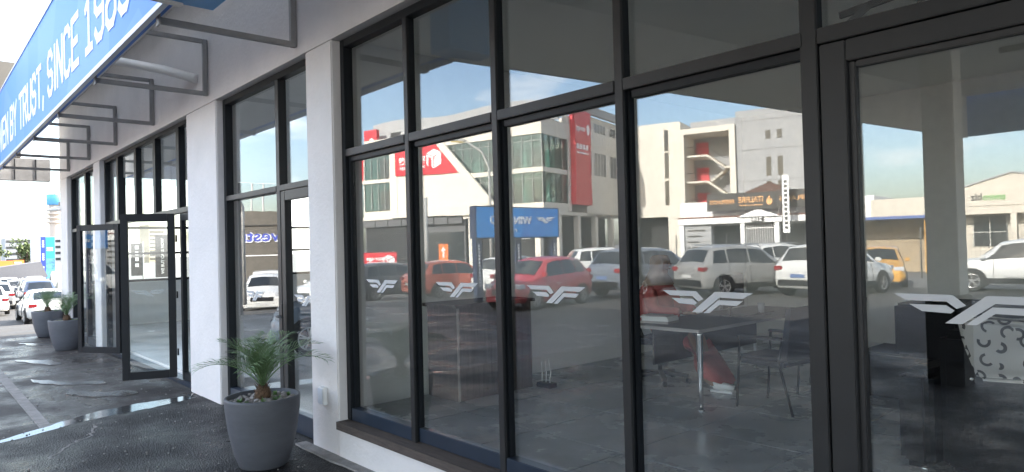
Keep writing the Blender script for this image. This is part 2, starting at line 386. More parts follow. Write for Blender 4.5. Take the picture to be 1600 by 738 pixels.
# standing water, thin irregular sheets
def puddle(pts, jit=.05, sub=4, lab='', z=.0145):
    random.seed(len(pts) * 7 + int(abs(pts[0][0]) * 10)); out = []
    for i, p in enumerate(pts):
        q = pts[(i + 1) % len(pts)]
        for k in range(sub):
            t = k / sub; out.append((p[0] + (q[0] - p[0]) * t + random.uniform(-jit, jit), p[1] + (q[1] - p[1]) * t + random.uniform(-jit, jit)))
    for _ in range(2): out = [q for a, b in zip(out, out[1:] + out[:1]) for q in ((a[0] * .75 + b[0] * .25, a[1] * .75 + b[1] * .25), (a[0] * .25 + b[0] * .75, a[1] * .25 + b[1] * .75))]
    o = MB().prism(out, 'z', .0045, z).build('puddle', M_water if 'long' in lab else M_damp)
    tag(o, lab, 'puddle', None); o['kind'] = 'structure'; return o
PU = [([(-9.75, -.12), (-9.35, -.30), (-9.2, -.75), (-9.13, -1.25), (-8.92, -1.75), (-8.62, -2.3), (-8.45, -2.9), (-8.55, -2.9), (-8.75, -2.35), (-9.1, -1.85), (-9.5, -1.3), (-9.6, -.8), (-9.62, -.35)], .03, 'long shallow puddle running from the second white pillar to the drain'),
      ([(-15.6, -1.5), (-15.0, -1.0), (-14.2, -.95), (-14.3, -1.15), (-15.0, -1.35)], .06, 'wet patch near the drain channel'),
      ([(-12.9, -1.55), (-12.2, -1.2), (-11.8, -.75), (-11.5, -.8), (-11.8, -1.2), (-12.4, -1.55)], .05, 'wet patch beside the open door leaf'),
      ([(-11.4, -1.3), (-10.9, -1.0), (-10.6, -.62), (-10.3, -.68), (-10.5, -1.1), (-11.0, -1.35)], .05, 'wet patch in front of the puddle'),
      ([(-18.6, -1.1), (-17.9, -.6), (-17.4, -.6), (-17.9, -1.0)], .05, 'wet patch beyond the far pots')]
for p, j, l in PU: puddle(p, j, 4, l)

# ------------------------------------------------------------------ shop building
FY0, FY1 = -.10, .16             # wall thickness at the facade
HEAD = 3.76; ROOF = 5.45
sb = thing('shop_building', 'white plastered shop building with tall charcoal framed windows', 'building', (-9, 0, 0))
def sbx(name, m, x0, x1, y0, y1, z0, z1, bev=0):
    o = MB().box(x0 + 9, x1 + 9, y0, y1, z0, z1).build(name, m, sb)
    if bev: bevel(o, bev, 3)
    return o
for x0, x1 in ((-6.20, -5.67), (-9.90, -8.73), (-16.02, -15.45), (-20.0, -19.05), (2.4, 3.0)):
    sbx('pillar', M_white, x0, x1, FY0, FY1, 0, HEAD, .012)
sbx('spandrel_wall', M_white, -20, 3, FY0 + .002, FY1 - .002, HEAD + .002, ROOF)
sbx('plinth', M_white, -5.668, 2.4, FY0 - .004, .155, 0, .268)
sbx('timber_sill', M_timber, -5.665, 2.4, FY0 - .03, .15, .27, .338)
sbx('threshold', M_rail, -15.44, -9.91, -.02, .12, .0, .07)
sbx('back_wall', M_white, -20, 3, 7.6, 7.8, 0, ROOF)
sbx('side_wall', M_white, 3.002, 3.2, FY0, 7.8, 0, ROOF)
sbx('partition_wall', M_wallin2, -6.15, -6.02, .17, 7.59, 0, 3.9)
sbx('roof_slab', M_soffit, -20.3, 3.3, -.95, 8.2, ROOF + .003, ROOF + .2)
sbx('interior_ceiling', M_ceil, -6.01, 2.99, .17, 7.59, 3.9, 3.95)
sbx('interior_ceiling', M_wallin2, -19.9, -6.16, .17, 7.59, 3.9, 3.95)
sbx('interior_lining', M_wallin, -6.01, 2.99, 7.5, 7.59, .3, 3.9)
sbx('downpipe', M_whitep, -20.12, -20.02, -.05, .06, 0, 5.3)
# floors, laid tile by tile
sf = struct(box('shop_floor', M_grout, None, -6.0, 2.98, .165, 7.5, .05, .331))
tile_me = None
for i in range(10):
    for j in range(8):
        x0, y0 = -6.0 + i * .92, .168 + j * .868 - .15
        x1, y1 = min(x0 + .909, 2.97), min(y0 + .857, 7.49); y0 = max(y0, .168)
        if x1 - x0 < .1: continue
        box('floor_tile', M_tile, sf, x0 + random.uniform(0, .002), x1, y0, y1, .331, .34 + random.uniform(-.0006, .0006))
sf2 = struct(box('showroom_floor', M_grout, None, -19.9, -6.16, .165, 7.5, -.02, .092))
for i in range(12):
    for j in range(6):
        x0, y0 = -19.9 + i * 1.15, .168 + j * 1.22
        box('floor_tile', M_tile2, sf2, x0, min(x0 + 1.143, -6.17), y0, min(y0 + 1.213, 7.49), .092, .10 + random.uniform(-.0005, .0005))

# ------------------------------------------------------------------ glazing
MW, MY0, MY1, GY = .06, -.015, .075, .05
def member(root, nm, m, *d, bev=.004):
    return box(nm, m, root, *d, bev=bev)
def pane(root, x0, x1, z0, z1, y=GY, decal=None, s=1.0, tilt=0):
    o = MB().box(x0, x1, y - .003, y + .003, z0, z1).build('pane', M_glass, root)
    if tilt:
        c = Vector(((x0 + x1) / 2, y, (z0 + z1) / 2))
        T = Matrix.Translation(c) @ Matrix.Rotation(R(tilt), 4, 'Z') @ Matrix.Translation(-c)
        o.data.transform(T)
    if decal:
        logo_mb(decal[0], decal[1], y - .0062, y - .0042, s).build('logo_decal', M_decal, o)
    return o
# bay with four tall sliding lights
b1 = thing('shop_window', 'largest charcoal framed window wall, eight tall panes right of the nearest pillar', 'window', (-3.5, 0, .34))
b1.location = (0, 0, 0)
XM = [-5.67, -4.59, -3.515, -2.44, -1.363]
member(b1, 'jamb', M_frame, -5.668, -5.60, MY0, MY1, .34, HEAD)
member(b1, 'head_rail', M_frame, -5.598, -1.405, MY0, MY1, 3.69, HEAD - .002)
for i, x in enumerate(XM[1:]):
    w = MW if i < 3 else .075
    member(b1, 'mullion', M_frame_lit, x - w + .02, x + .02, MY0, MY0 + .022, .34, 3.688)
    member(b1, 'mullion_web', M_frame, x - w + .025, x + .015, MY0 + .023, MY1 - .01, .34, 3.686)  # sides darker than the face: their shade is put into the colour
for i in range(4):
    a = (-5.598 if i == 0 else XM[i] + .0215); b_ = XM[i + 1] - MW + .018
    member(b1, 'transom', M_frame_lit, a, b_, MY0 - .004, MY1, 2.70, 2.765)
    member(b1, 'bottom_rail', M_rail, a, b_, MY0 + .005 + (i % 2) * .03, MY1, .342, .45)
    if i != 0: member(b1, 'sash_stile', M_frame, a, a + .016, MY0 + .035, MY1 - .01, .452, 2.698)
    else: member(b1, 'sash_stile', M_frame, a, a + .03, MY0 + .03, MY1 - .01, .452, 2.698)
    member(b1, 'sash_head', M_frame, a + .032, b_, MY0 + .03, MY1 - .01, 2.655, 2.698)
    tl = (0.14, -0.09, 0.10, -0.10)[i]
    pane(b1, a + .03, b_ + .01, .44, 2.67, decal=((XM[i] + XM[i + 1]) / 2 - .05 + (.055, .03, -.02, -.02)[i], 1.545), tilt=tl)
    pane(b1, a - .01, b_ + .01, 2.76, 3.70, tilt=-tl * .8)
# glazed entrance door on the right, with its own over-light
gd = thing('glass_door', 'wide charcoal framed glass door at the right edge of the photo', 'door', (0, 0, 0))
member(gd, 'stile', M_frame_lit, -1.335, -1.225, MY0 + .006, MY1, .345, 2.69)
member(gd, 'stile', M_frame_lit, -.16, -.05, MY0 + .006, MY1, .345, 2.69)
member(gd, 'top_rail', M_frame_lit, -1.224, -.161, MY0 + .006, MY1, 2.60, 2.69)
member(gd, 'bottom_rail', M_frame_lit, -1.224, -.161, MY0 + .006, MY1, .345, .47)
member(gd, 'glazing_bead', M_black, -1.224, -1.196, MY0 + .03, MY1 - .02, .472, 2.598)
member(gd, 'glazing_bead', M_black, -1.194, -.165, MY0 + .03, MY1 - .02, 2.572, 2.598)
pane(gd, -1.20, -.155, .46, 2.605, y=.045, decal=(-.815, 1.565), s=1.03)
b1r = thing('window_overlight', 'charcoal framed pane above the glass door', 'window', (0, 0, 0))
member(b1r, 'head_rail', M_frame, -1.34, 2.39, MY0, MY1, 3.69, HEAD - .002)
member(b1r, 'transom', M_frame_lit, -1.34, 2.39, MY0 - .004, MY1, 2.697, 2.765)
member(b1r, 'mullion', M_frame_lit, -.045, .035, MY0, MY1, .34, 2.695)
pane(b1r, -1.35, -.06, 2.76, 3.70); pane(b1r, -.06, 2.38, 2.76, 3.70, tilt=.05)
pane(b1r, .03, 2.38, .34, 2.70)
ar = MB().obox((-1.345, .24, 2.875), (-.55, .24, 2.955), .018, .03).obox((-1.30, .2, 2.81), (-1.22, .24, 2.885), .015, .03).obox((-1.0, .17, 2.78), (-1.0, .24, 2.91), .012, .02).build('stay_arm', M_black)
tag(ar, 'dark metal stay arm behind the pane above the glass door', 'window stay')
# second bay: fixed light and hinged door with lever handle
b2 = thing('shop_window', 'two-column charcoal window with door, behind the near potted palm', 'window', (0, 0, 0))
member(b2, 'jamb', M_frame, -8.728, -8.645, MY0, MY1, .0, HEAD)
member(b2, 'jamb', M_frame, -6.27, -6.202, MY0, MY1, .0, HEAD)
member(b2, 'head_rail', M_frame, -8.643, -6.272, MY0, MY1, 3.69, HEAD - .002)
member(b2, 'mullion', M_frame_lit, -7.14, -7.05, MY0, MY1, .0, 3.688)
for a, b_ in ((-8.643, -7.142), (-7.048, -6.272)):
    member(b2, 'transom', M_frame_lit, a, b_, MY0 - .004, MY1, 2.505, 2.565)
    pane(b2, a - .01, b_ + .01, 2.55, 3.70, tilt=.03)
member(b2, 'bottom_rail', M_rail, -8.643, -7.142, MY0 + .002, MY1, .0, .22)
pane(b2, -8.65, -7.135, .21, 2.52, decal=(-7.95, 1.36), tilt=.06)
d2 = thing('glass_door', 'narrow glass door with black lever handle beside the nearest pillar', 'door', (0, 0, 0))
member(d2, 'stile', M_frame_lit, -7.046, -6.945, MY0 + .004, MY1 - .01, .02, 2.498)
member(d2, 'stile', M_frame_lit, -6.36, -6.274, MY0 + .004, MY1 - .01, .02, 2.498)
member(d2, 'top_rail', M_frame_lit, -6.944, -6.361, MY0 + .004, MY1 - .01, 2.40, 2.498)
member(d2, 'bottom_rail', M_rail, -6.944, -6.361, MY0 + .004, MY1 - .01, .02, .22)
pane(d2, -6.95, -6.355, .21, 2.41, decal=(-6.62, 1.36))
h = MB().box(-7.015, -6.975, -.052, -.037, 1.02, 1.32).build('handle_plate', M_black, d2)
MB().tube([(-6.995, -.05, 1.19), (-6.995, -.10, 1.19), (-6.93, -.105, 1.19), (-6.84, -.10, 1.19)], .011).build('lever', M_black, h)
# third bay: clerestory over folding doors
b3 = thing('clerestory_window', 'row of six upper panes above the folding doors', 'window', (0, 0, 0))
member(b3, 'jamb', M_frame, -15.448, -15.36, MY0, MY1, .07, HEAD)
member(b3, 'head_rail', M_frame, -15.358, -9.902, MY0, MY1, 3.70, HEAD - .002)
XB = [-15.36, -14.34, -13.04, -11.85, -10.61, -9.90]
for x in XB[1:-1]: member(b3, 'mullion', M_frame, x - .09, x + .05, MY0, MY1, 2.535, 3.698)
member(b3, 'transom', M_frame_lit, -15.358, -9.902, MY0 - .01, MY1, 2.46, 2.533)
for a, b_ in zip(XB[:-1], XB[1:]): pane(b3, a + .04, b_ - .08, 2.53, 3.705, tilt=random.uniform(-.05, .05))
def leaf(label, hinge, ang, w, z0=.10, z1=2.46, shift=0):
    t = thing('folding_door_leaf', label, 'door', hinge, R(ang), 'folding door leaves')
    d = .03
    for nm, m, q in (('stile', M_frame, (0, .095, -d, d, z0, z1)), ('stile', M_frame, (w - .095, w, -d, d, z0, z1)),
                     ('top_rail', M_frame, (.096, w - .096, -d, d, z1 - .11, z1)), ('bottom_rail', M_frame, (.096, w - .096, -d, d, z0, z0 + .11))):
        box(nm, m, t, *q, bev=.004)
    g = MB().box(.09, w - .09, -.003, .003, z0 + .105, z1 - .105).build('pane', M_leafglass, t)
    if shift: logo_mb(w / 2, 1.32, -.0065, -.0045, .85).build('logo_decal', M_decal, g)
    for z in (.45, 1.28, 2.1): MB().tube([(-.012, -.045, z - .05), (-.012, -.045, z + .05)], .012).build('hinge', M_black, t)
    return t
leaf('open folding door leaf nearest the second white pillar', (-10.73, -.04, 0), 247, .70, shift=1)
leaf('open folding door leaf farther left, beside the far pots', (-14.12, -.04, 0), 212, .98)
leaf('closed narrow door leaf tucked against the second white pillar', (-9.905, .03, 0), 180, .72, .075)
b4 = thing('shop_window', 'narrow far window beyond the open doors, beside the last pillar', 'window', (0, 0, 0))
member(b4, 'jamb', M_frame, -19.048, -18.93, MY0, MY1, .0, HEAD); member(b4, 'jamb', M_frame, -16.12, -16.022, MY0, MY1, 0, HEAD)
member(b4, 'head_rail', M_frame, -18.928, -16.122, MY0, MY1, 3.70, HEAD - .002)
member(b4, 'mullion', M_frame, -17.45, -17.28, MY0, MY1, 0, 3.698)
for a, b_ in ((-18.928, -17.452), (-17.278, -16.122)):
    member(b4, 'transom', M_frame_lit, a, b_, MY0 - .004, MY1, 2.46, 2.53)
    member(b4, 'bottom_rail', M_rail, a, b_, MY0, MY1, 0, .15)
    pane(b4, a - .01, b_ + .01, 2.52, 3.71); pane(b4, a - .01, b_ + .01, .14, 2.47)
# glazed end wall seen through the door leaf
ew = thing('end_wall_glazing', 'gridded glass end wall seen through the open door leaf', 'window', (-19.95, 0, 0))
for y in (.2, 1.3, 2.75, 3.7, 5.7, 7.4): box('mullion', M_frame, ew, -.04, .04, y - .03, y + .03, .1, 3.9)
ys = (.2, 1.3, 2.75, 3.7, 5.7, 7.4)
for a, b_ in zip(ys[:-1], ys[1:]):
    if a == 3.7:
        box('added_dark_panel', M_backdrop, ew, -.03, .03, a + .031, b_ - .031, .1, 3.9); continue  # added dark panel, blocks the bright outdoors behind the second bay
    for z in (1.23, 1.93, 2.60): box('glazing_bar', M_frame, ew, -.035, .035, a + .031, b_ - .031, z - .03, z + .03)
    box('dado_panel', M_wallin2, ew, -.03, .03, a + .031, b_ - .031, .1, 1.198)
    for z0, z1 in ((1.262, 1.898), (1.962, 2.568), (2.632, 3.9)): box('pane', M_leafglass, ew, -.003, .003, a + .031, b_ - .031, z0, z1)

# ------------------------------------------------------------------ sign board, brackets, canopy
GB = 'grey steel sign brackets'
fs = thing('fascia_sign', 'long blue sign board reading BY TRUST, SINCE along the shop front', 'sign', (-13.4, -1.35, 3.87))
bd = MB().box(-7.6, 7.5, -.05, .05, .06, 1.58).build('sign_face', M_sign1, fs)
box('edge_trim', M_alu, fs, -7.62, 7.52, -.068, -.02, .01, .058)
box('edge_trim', M_alu, fs, -7.62, 7.52, -.065, .065, 1.582, 1.62)
box('back_panel', M_soffit, fs, -7.58, 7.48, .052, .07, .062, 1.575)
# squared display capitals drawn as strokes
GL = {'D': [[(0, 0), (0, 6), (2.2, 6), (3, 5), (3, 1), (2.2, 0), (0, 0)]], 'R': [[(0, 0), (0, 6), (2.2, 6), (3, 5.2), (3, 3.8), (2.2, 3), (0, 3)], [(1.4, 3), (3, 0)]],
      'I': [[(.5, 0), (.5, 6)]], 'V': [[(0, 6), (1.5, 0), (3, 6)]], 'E': [[(3, 0), (0, 0), (0, 6), (3, 6)], [(0, 3), (2.5, 3)]],
      'N': [[(0, 0), (0, 6), (3, 0), (3, 6)]], 'B': [[(0, 0), (0, 6), (2.2, 6), (3, 5.3), (3, 3.7), (2.3, 3), (3, 2.3), (3, .7), (2.2, 0), (0, 0)], [(0, 3), (2.3, 3)]],
      'Y': [[(0, 6), (1.5, 3), (3, 6)], [(1.5, 3), (1.5, 0)]], 'T': [[(0, 6), (3, 6)], [(1.5, 6), (1.5, 0)]], 'U': [[(0, 6), (0, .8), (.8, 0), (2.2, 0), (3, .8), (3, 6)]],
      'S': [[(3, 5), (2.2, 6), (.8, 6), (0, 5.2), (0, 3.7), (.8, 3), (2.2, 3), (3, 2.3), (3, .8), (2.2, 0), (.8, 0), (0, 1)]], ',': [[(.4, .5), (.1, -1)]],
      'C': [[(3, 4.8), (3, 5.2), (2.2, 6), (.8, 6), (0, 5.2), (0, .8), (.8, 0), (2.2, 0), (3, .8), (3, 1.2)]], '1': [[(.2, 5), (1.5, 6), (1.5, 0)], [(.2, 0), (2.8, 0)]],
      '9': [[(0, 1), (.8, 0), (2.2, 0), (3, .8), (3, 5.2), (2.2, 6), (.8, 6), (0, 5.2), (0, 3.7), (.8, 3), (3, 3)]],
      '8': [[(.8, 3), (0, 3.7), (0, 5.2), (.8, 6), (2.2, 6), (3, 5.2), (3, 3.7), (2.2, 3), (.8, 3), (0, 2.3), (0, .8), (.8, 0), (2.2, 0), (3, .8), (3, 2.3), (2.2, 3)]],
      '3': [[(0, 5.2), (.8, 6), (2.2, 6), (3, 5.2), (3, 3.7), (2.2, 3), (1, 3)], [(2.2, 3), (3, 2.3), (3, .8), (2.2, 0), (.8, 0), (0, .8)]]}
def stroke_text(body, x, z, h, w, y0, y1, sw, root, xend):
    adv = lambda c: w * .5 if c == ' ' else w * (.45 if c in 'I,' else 1.0)
    x = xend - sum(adv(c) for c in body); u = h / 6; k = 0
    for ch in body:
        if ch == ' ': x += adv(ch); continue
        mb = MB()
        for ln in GL[ch]:
            for i in range(len(ln) - 1):
                p, q = Vector(ln[i]), Vector(ln[i + 1]); k += 1
                P = Vector((x + p.x * w / 4.3, z + p.y * u)); Q = Vector((x + q.x * w / 4.3, z + q.y * u)); d = (Q - P).normalized() * sw * .5; n_ = Vector((-d.y, d.x))
                e = (k % 7) * .0004
                mb.prism([tuple(P - d * .8 - n_), tuple(Q + d * .8 - n_), tuple(Q + d * .8 + n_), tuple(P - d * .8 + n_)], 'y', y0 - e, y1)
        x += adv(ch); mb.build('letter', M_wlet, root)
stroke_text('DRIVEN BY TRUST, SINCE 1983', 0, .34, .57, .55, -.055, -.0505, .10, fs, 6.48)
XBk = [-6.39, -8.99, -11.47, -13.9, -16.26, -18.59]
bnames = ['nearest grey steel sign bracket, above the nearest pillar', 'second grey bracket, over the second pillar', 'third grey bracket, over the right end of the six-pane row',
          'fourth grey bracket, above the middle of the six-pane row', 'fifth grey bracket, by the far end of the six-pane row', 'last grey bracket, beside the far grey canopy']
for x, l in zip(XBk, bnames):
    b = thing('sign_bracket', l, 'bracket', (x, -.10, 3.85), 0, GB)
    box('post', M_steel, b, -.025, .025, -.06, -.005, .0, .71, bev=.004)
    box('lower_arm', M_steel, b, -.026, .026, -1.23, -.062, .0, .052, bev=.004)
    box('upper_arm', M_steel, b, -.026, .026, -1.19, -.062, .657, .709, bev=.004)
    box('end_plate', M_steel, b, -.05, .05, -1.245, -1.232, -.02, .10)
    for z in (.015, .69): MB().tube([(0, -1.25, z + .015), (0, -1.215, z + .015)], .018, 6).build('bolt', M_alu, b)
pp = MB().tube([(-10.9, -.75, 4.62), (-10.0, -.35, 4.36), (-9.4, -.10, 4.15)], .06, 10).build('waste_pipe', M_whitep); tag(pp, 'pale sloping pipe between the first two sign brackets', 'pipe')
mb = MB()
for i in range(120):
    x = -20.2 + i * .12
    mb.prism([(x, 5.34), (x + .03, 5.38), (x + .06, 5.38), (x + .09, 5.34), (x + .12, 5.34), (x + .12, 5.335), (x + .085, 5.335), (x + .055, 5.372), (x + .035, 5.372), (x + .005, 5.335)], 'y', -.94, -.11)
tag(mb.build('roof_overhang_sheet', M_soffit), 'ribbed grey underside of the roof overhang behind the blue sign board', 'roof sheet')
fc = thing('forecourt_canopy', 'flat forecourt canopy with blue fascia, its corner at the top of the photo', 'canopy', (0, 0, 0))
fl0, fl1 = (-5.93, -1.2), (-4.46, -13.5)
MB().prism([fl0, (fl0[0], -.12), (7, -.12), (7, -13.5), fl1], 'z', 4.72, 4.85).build('soffit', M_soffit, fc)
def slab(nm, m, p, q, th, z0, z1):
    p, q = Vector(p), Vector(q); d = (q - p).normalized(); n_ = Vector((-d.y, d.x)) * th
    return MB().prism([tuple(p), tuple(q), tuple(q + n_), tuple(p + n_)], 'z', z0, z1).build(nm, m, fc)
slab('fascia_board', M_bluefas, (-5.92, -1.30), (-4.45, -13.62), -.10, 3.90, 5.5)
slab('fascia_lining', M_soffit, (-5.905, -1.30), (-4.43, -13.45), .06, 3.86, 4.715)
slab('fascia_board', M_bluefas, (-4.40, -13.55), (7.1, -13.55), -.10, 3.90, 5.5)
MB().box(-5.88, -5.55, -1.62, -1.05, 3.88, 5.5).build('corner_box', M_bluefas, fc)
cl = thing('canopy_column', 'grey square canopy column with a made-up black base, reflected in the glass door', 'column', (-2.86, -6.7, 0))
box('shaft', M_soffit, cl, -.175, .175, -.175, .175, 1.12, 4.715, bev=.01); box('added_dark_base', M_black, cl, -.20, .20, -.20, .20, 0, 1.118, bev=.01)  # black base is made up, so the column vanishes into the shade below
for nm, x, y, l in (('soffit_light', -4.05, -3.0, 'dark slim light fitting under the canopy, nearer the shop'), ('soffit_light', -2.6, -9.6, 'light fitting under the canopy near its blue corner')):
    t = thing(nm, l, 'light fitting', (x, y, 4.72)); box('housing', M_dark, t, -.28, .28, -.09, .09, -.09, -.002, bev=.01); box('diffuser', M_whitep, t, -.25, .25, -.06, .06, -.105, -.092)
ob = thing('outlet_box', 'small white switch box low on the nearest white pillar', 'switch box', (-5.93, -.10, .53))
box('back_box', M_whitep, ob, -.055, .055, -.045, -.001, -.08, .08, bev=.006); box('cover', M_alu, ob, -.045, .045, -.053, -.046, -.07, .07, bev=.003)
# far canopy beyond the sign board
fk = thing('far_canopy', 'grey and brown clad canopy beyond the end of the blue sign', 'canopy', (-21.2, 0, 0))
box('end_panel', M_brick, fk, -.1, .1, -3.2, -.75, 4.42, 6.8); box('lower_panel', M_steel, fk, -.12, .12, -3.2, -.14, 3.84, 4.40)
for i in range(7): box('panel_joint', M_frame, fk, .121, .13, -3.1 + i * .44, -3.08 + i * .44, 3.86, 4.38)
box('roof_sheet', M_brick, fk, -9.0, -.11, -3.2, -.14, 6.5, 6.7)
dh = thing('wall_lamp', 'round white dish lamp on the far corner pillar', 'lamp', (-20.15, -.1, 3.05)); MB().lathe([(.02, .10), (.10, .09), (.24, .02), (.27, 0), (.26, -.02), (.05, -.03)], 20).build('dish', M_whitep, dh); MB().tube([(0, .02, .08), (0, .02, .2)], .03).build('stem', M_steel, dh)

# ------------------------------------------------------------------ potted palms
def potted_palm(label, loc, r, hgt, nf, flen, seed, leafn=22, rz=0):
    random.seed(seed)
    t = thing('potted_palm', label, 'potted palm', loc, rz, 'potted palms along the shop front')
    MB().lathe([(r * .60, 0), (r * .645, .012), (r * .78, hgt * .22), (r * .905, hgt * .52), (r * .98, hgt * .82), (r, hgt * .955), (r, hgt * .985), (r * .985, hgt), (r * .93, hgt), (r * .91, hgt * .93), (r * .5, hgt * .90)], 40).build('pot', M_pot, t)
    mb = MB()
    for i in range(150):
        a, q = random.uniform(0, 6.283), r * .86 * math.sqrt(random.random()); s = random.uniform(.012, .03)
        mb.blob((q * math.cos(a), q * math.sin(a), hgt * .925 + s * .5), s * 1.3, s, s * .7, 6, 4, .15)
    g = mb.build('pebbles', M_pebble, t); g['kind'] = 'stuff'
    mb = MB()
    for i in range(9):
        a, q = random.uniform(0, 6.283), r * random.uniform(.45, .8); c = Vector((q * math.cos(a), q * math.sin(a), hgt * .94))
        for k in range(14):
            b, e = random.uniform(0, 6.283), random.uniform(.3, 1.2); d = Vector((math.cos(b) * math.cos(e), math.sin(b) * math.cos(e), math.sin(e))) * random.uniform(.03, .06)
            n_ = Vector((-d.y, d.x, 0)).normalized() * .008
            mb._add([c, c + d * .5 + n_, c + d, c + d * .5 - n_], [(0, 1, 2, 3)])
    s_ = mb.build('succulents', M_succ, t); s_['kind'] = 'stuff'
    z0 = hgt * .92; th = flen * .22
    mb = MB().tube([(0, 0, z0), (.004, 0, z0 + th * .4), (0, .003, z0 + th * .8), (0, 0, z0 + th)], [.062, .072, .058, .03], 10)
    for i in range(46):
        a = i * 2.4; z = z0 + th * (.05 + .95 * i / 46); q = .066 - .03 * i / 46
        p = Vector((q * math.cos(a), q * math.sin(a), z)); d = Vector((math.cos(a) * .035, math.sin(a) * .035, .05)); n_ = Vector((-math.sin(a), math.cos(a), 0)) * .014
        mb._add([p - n_, p + n_, p + d], [(0, 1, 2)])
    mb.build('trunk', M_trunk, t)
    top = Vector((0, 0, z0 + th * .95))
    for i in range(nf):
        a = i * 2.399 + random.uniform(-.2, .2); k = i / nf
        el = 1.50 - .70 * k + random.uniform(-.1, .1); ln = flen * random.uniform(.8, 1.1) * (.80 + .36 * k)
        mb = MB(); pts = []; p = top.copy(); e = el; n = 16
        for j in range(n + 1):
            pts.append(p.copy()); p = p + Vector((math.cos(a) * math.cos(e), math.sin(a) * math.cos(e), math.sin(e))) * ln / n
            e -= (.022 + .105 * (j / n)) * (1.0 + .42 * k)
        mb.tube(pts, [.007 * (1 - .75 * j / n) for j in range(n + 1)], 5)
        side = Vector((-math.sin(a), math.cos(a), 0))
        for j in range(leafn):
            f = .14 + .85 * j / leafn; x = f * n; i0 = min(int(x), n - 1); q = pts[i0].lerp(pts[i0 + 1], x - i0); tg = (pts[i0 + 1] - pts[i0]).normalized()
            upn = side.cross(tg) * -1
            if upn.z < 0: upn = -upn
            L_ = flen * (.32 * math.sin(math.pi * (.12 + .80 * f)) + .05) * random.uniform(.85, 1.1)
            for sg in (-1, 1):
                d = (tg * .72 + side * sg * .62 + upn * random.uniform(.12, .38)).normalized()
                m_ = q + d * L_ * .55; tip = q + d * L_ + Vector((0, 0, -.22 * L_)); w = tg.cross(d).cross(d).normalized() * .0046
                mb._add([q, m_ + w, tip, m_ - w], [(0, 1, 2, 3)])
        mb.build('frond', M_leaf, t, fix=False)
    return t
potted_palm('large potted palm in the foreground, in front of the narrow glass door', (-5.98, -.66, 0.0135), .315, .60, 19, .60, 11, 22)
potted_palm('far potted palm right beside the left open door leaf', (-16.5, -.52, 0.004), .325, .61, 14, .62, 5, 18)
potted_palm('farthest potted palm, behind the other pot near the last pillar', (-19.75, -.42, 0.004), .325, .61, 14, .62, 8, 18)

# ------------------------------------------------------------------ shop interior
FZ = .34
ct = thing('reception_counter', 'dark wood grained counter standing behind the second tall pane', 'counter', (-5.93, 1.62, FZ))
box('front_panel', M_wood, ct, -.03, .48, -.55, -.52, 0, .92, bev=.003); box('end_panel', M_wood, ct,    .45, .478, -.518, .45, 0, .92, bev=.003)
box('kick_board', M_black, ct, -.02, .44, -.515, .44, 0, .06); box('counter_top', M_wood, ct, -.06, .52, -.59, .48, .922, .955, bev=.004)
box('edge_strip', M_edge, ct, .479, .487, -.552, -.53, 0, .918)
cb = thing('cable_box', 'small black socket box with pale cables on the floor by the counter', 'cable box', (-5.33, 2.16, FZ))
box('box_body', M_black, cb, -.10, .10, -.06, .06, 0, .05, bev=.006)
for k in range(3): MB().tube([(-.07 + k * .06, 0, .05), (-.075 + k * .065, .01, .16), (-.07 + k * .055, .0, .26 + .02 * k)], .006, 6).build('cable', M_whitep, cb)
dk = thing('office_desk', 'long dark topped desk on tapered chrome legs', 'desk', (-3.88, 3.45, FZ))
box('desk_top', M_desk, dk, -.42, .40, -1.2, 1.2, .708, .735, bev=.002); box('edge_band', M_edge, dk, -.423, .403, -1.206, -1.2015, .706, .736); box('edge_band', M_edge, dk, .4015, .406, -1.2, 1.2, .706, .736)
for sx, sy in ((-1, -1), (1, -1), (-1, 1), (1, 1)):
    x, y = sx * .36 - .01, sy * 1.12
    lg = MB().lathe([(.018, .02), (.022, .2), (.033, .68), (.034, .706)], 14).build('leg', M_chrome, dk); lg.location = (x, y, 0)
    ft = MB().lathe([(.034, 0), (.034, .01), (.018, .019)], 14).build('foot', M_chrome, lg)
box('modesty_panel', M_desk, dk, -.30, -.28, -.95, 1.0, .32, .70)
bk = thing('book_stack', 'stack of white papers and books on the near corner of the desk', 'papers', (-4.10, 2.52, FZ + .736), R(8))
for k, (m, w, d, h, o) in enumerate(((M_edge, .15, .11, .022, 0), (M_paper, .145, .105, .03, .004), (M_paper, .15, .11, .012, -.006), (M_edge, .13, .09, .012, -.012))):
    z = sum((.022, .03, .012, .012)[:k]) + k * .001; box(('book', 'paper_block', 'folder', 'notebook')[k], m, bk, -w + o, w + o, -d + o, d + o, z, z + h, bev=.002)
mn = thing('computer_monitor', 'black monitor on the desk in front of the seated person', 'monitor', (-3.86, 3.45, FZ + .736), R(100))
box('screen', M_black, mn, -.30, .30, -.018, .018, .09, .43, bev=.006); box('stand', M_black, mn, -.03, .03, .019, .04, .008, .25); box('base', M_black, mn, -.12, .12, -.07, .10, .001, .009, bev=.002)
cu = thing('glass_tumbler', 'small glass tumbler on the far part of the desk', 'tumbler', (-3.80, 3.92, FZ + .737)); MB().lathe([(.032, 0), (.038, .10), (.036, .10), (.030, .005)], 18).build('glass', M_lens, cu); MB().lathe([(.030, .006), (.033, .05)], 14).build('drink', M_edge, cu)
kb = MB()
for k in range(4): kb.tube([(-3.75 + .05 * k, 3.3 + .1 * k, FZ + .742), (-3.65 + .02 * k, 3.5, FZ + .75 + .01 * k), (-3.6 - .04 * k, 3.75, FZ + .742), (-3.72, 3.95 + .03 * k, FZ + .743)], .005, 5)
tag(kb.build('desk_cables', M_black), 'loose black cables lying across the desk top', 'cables')
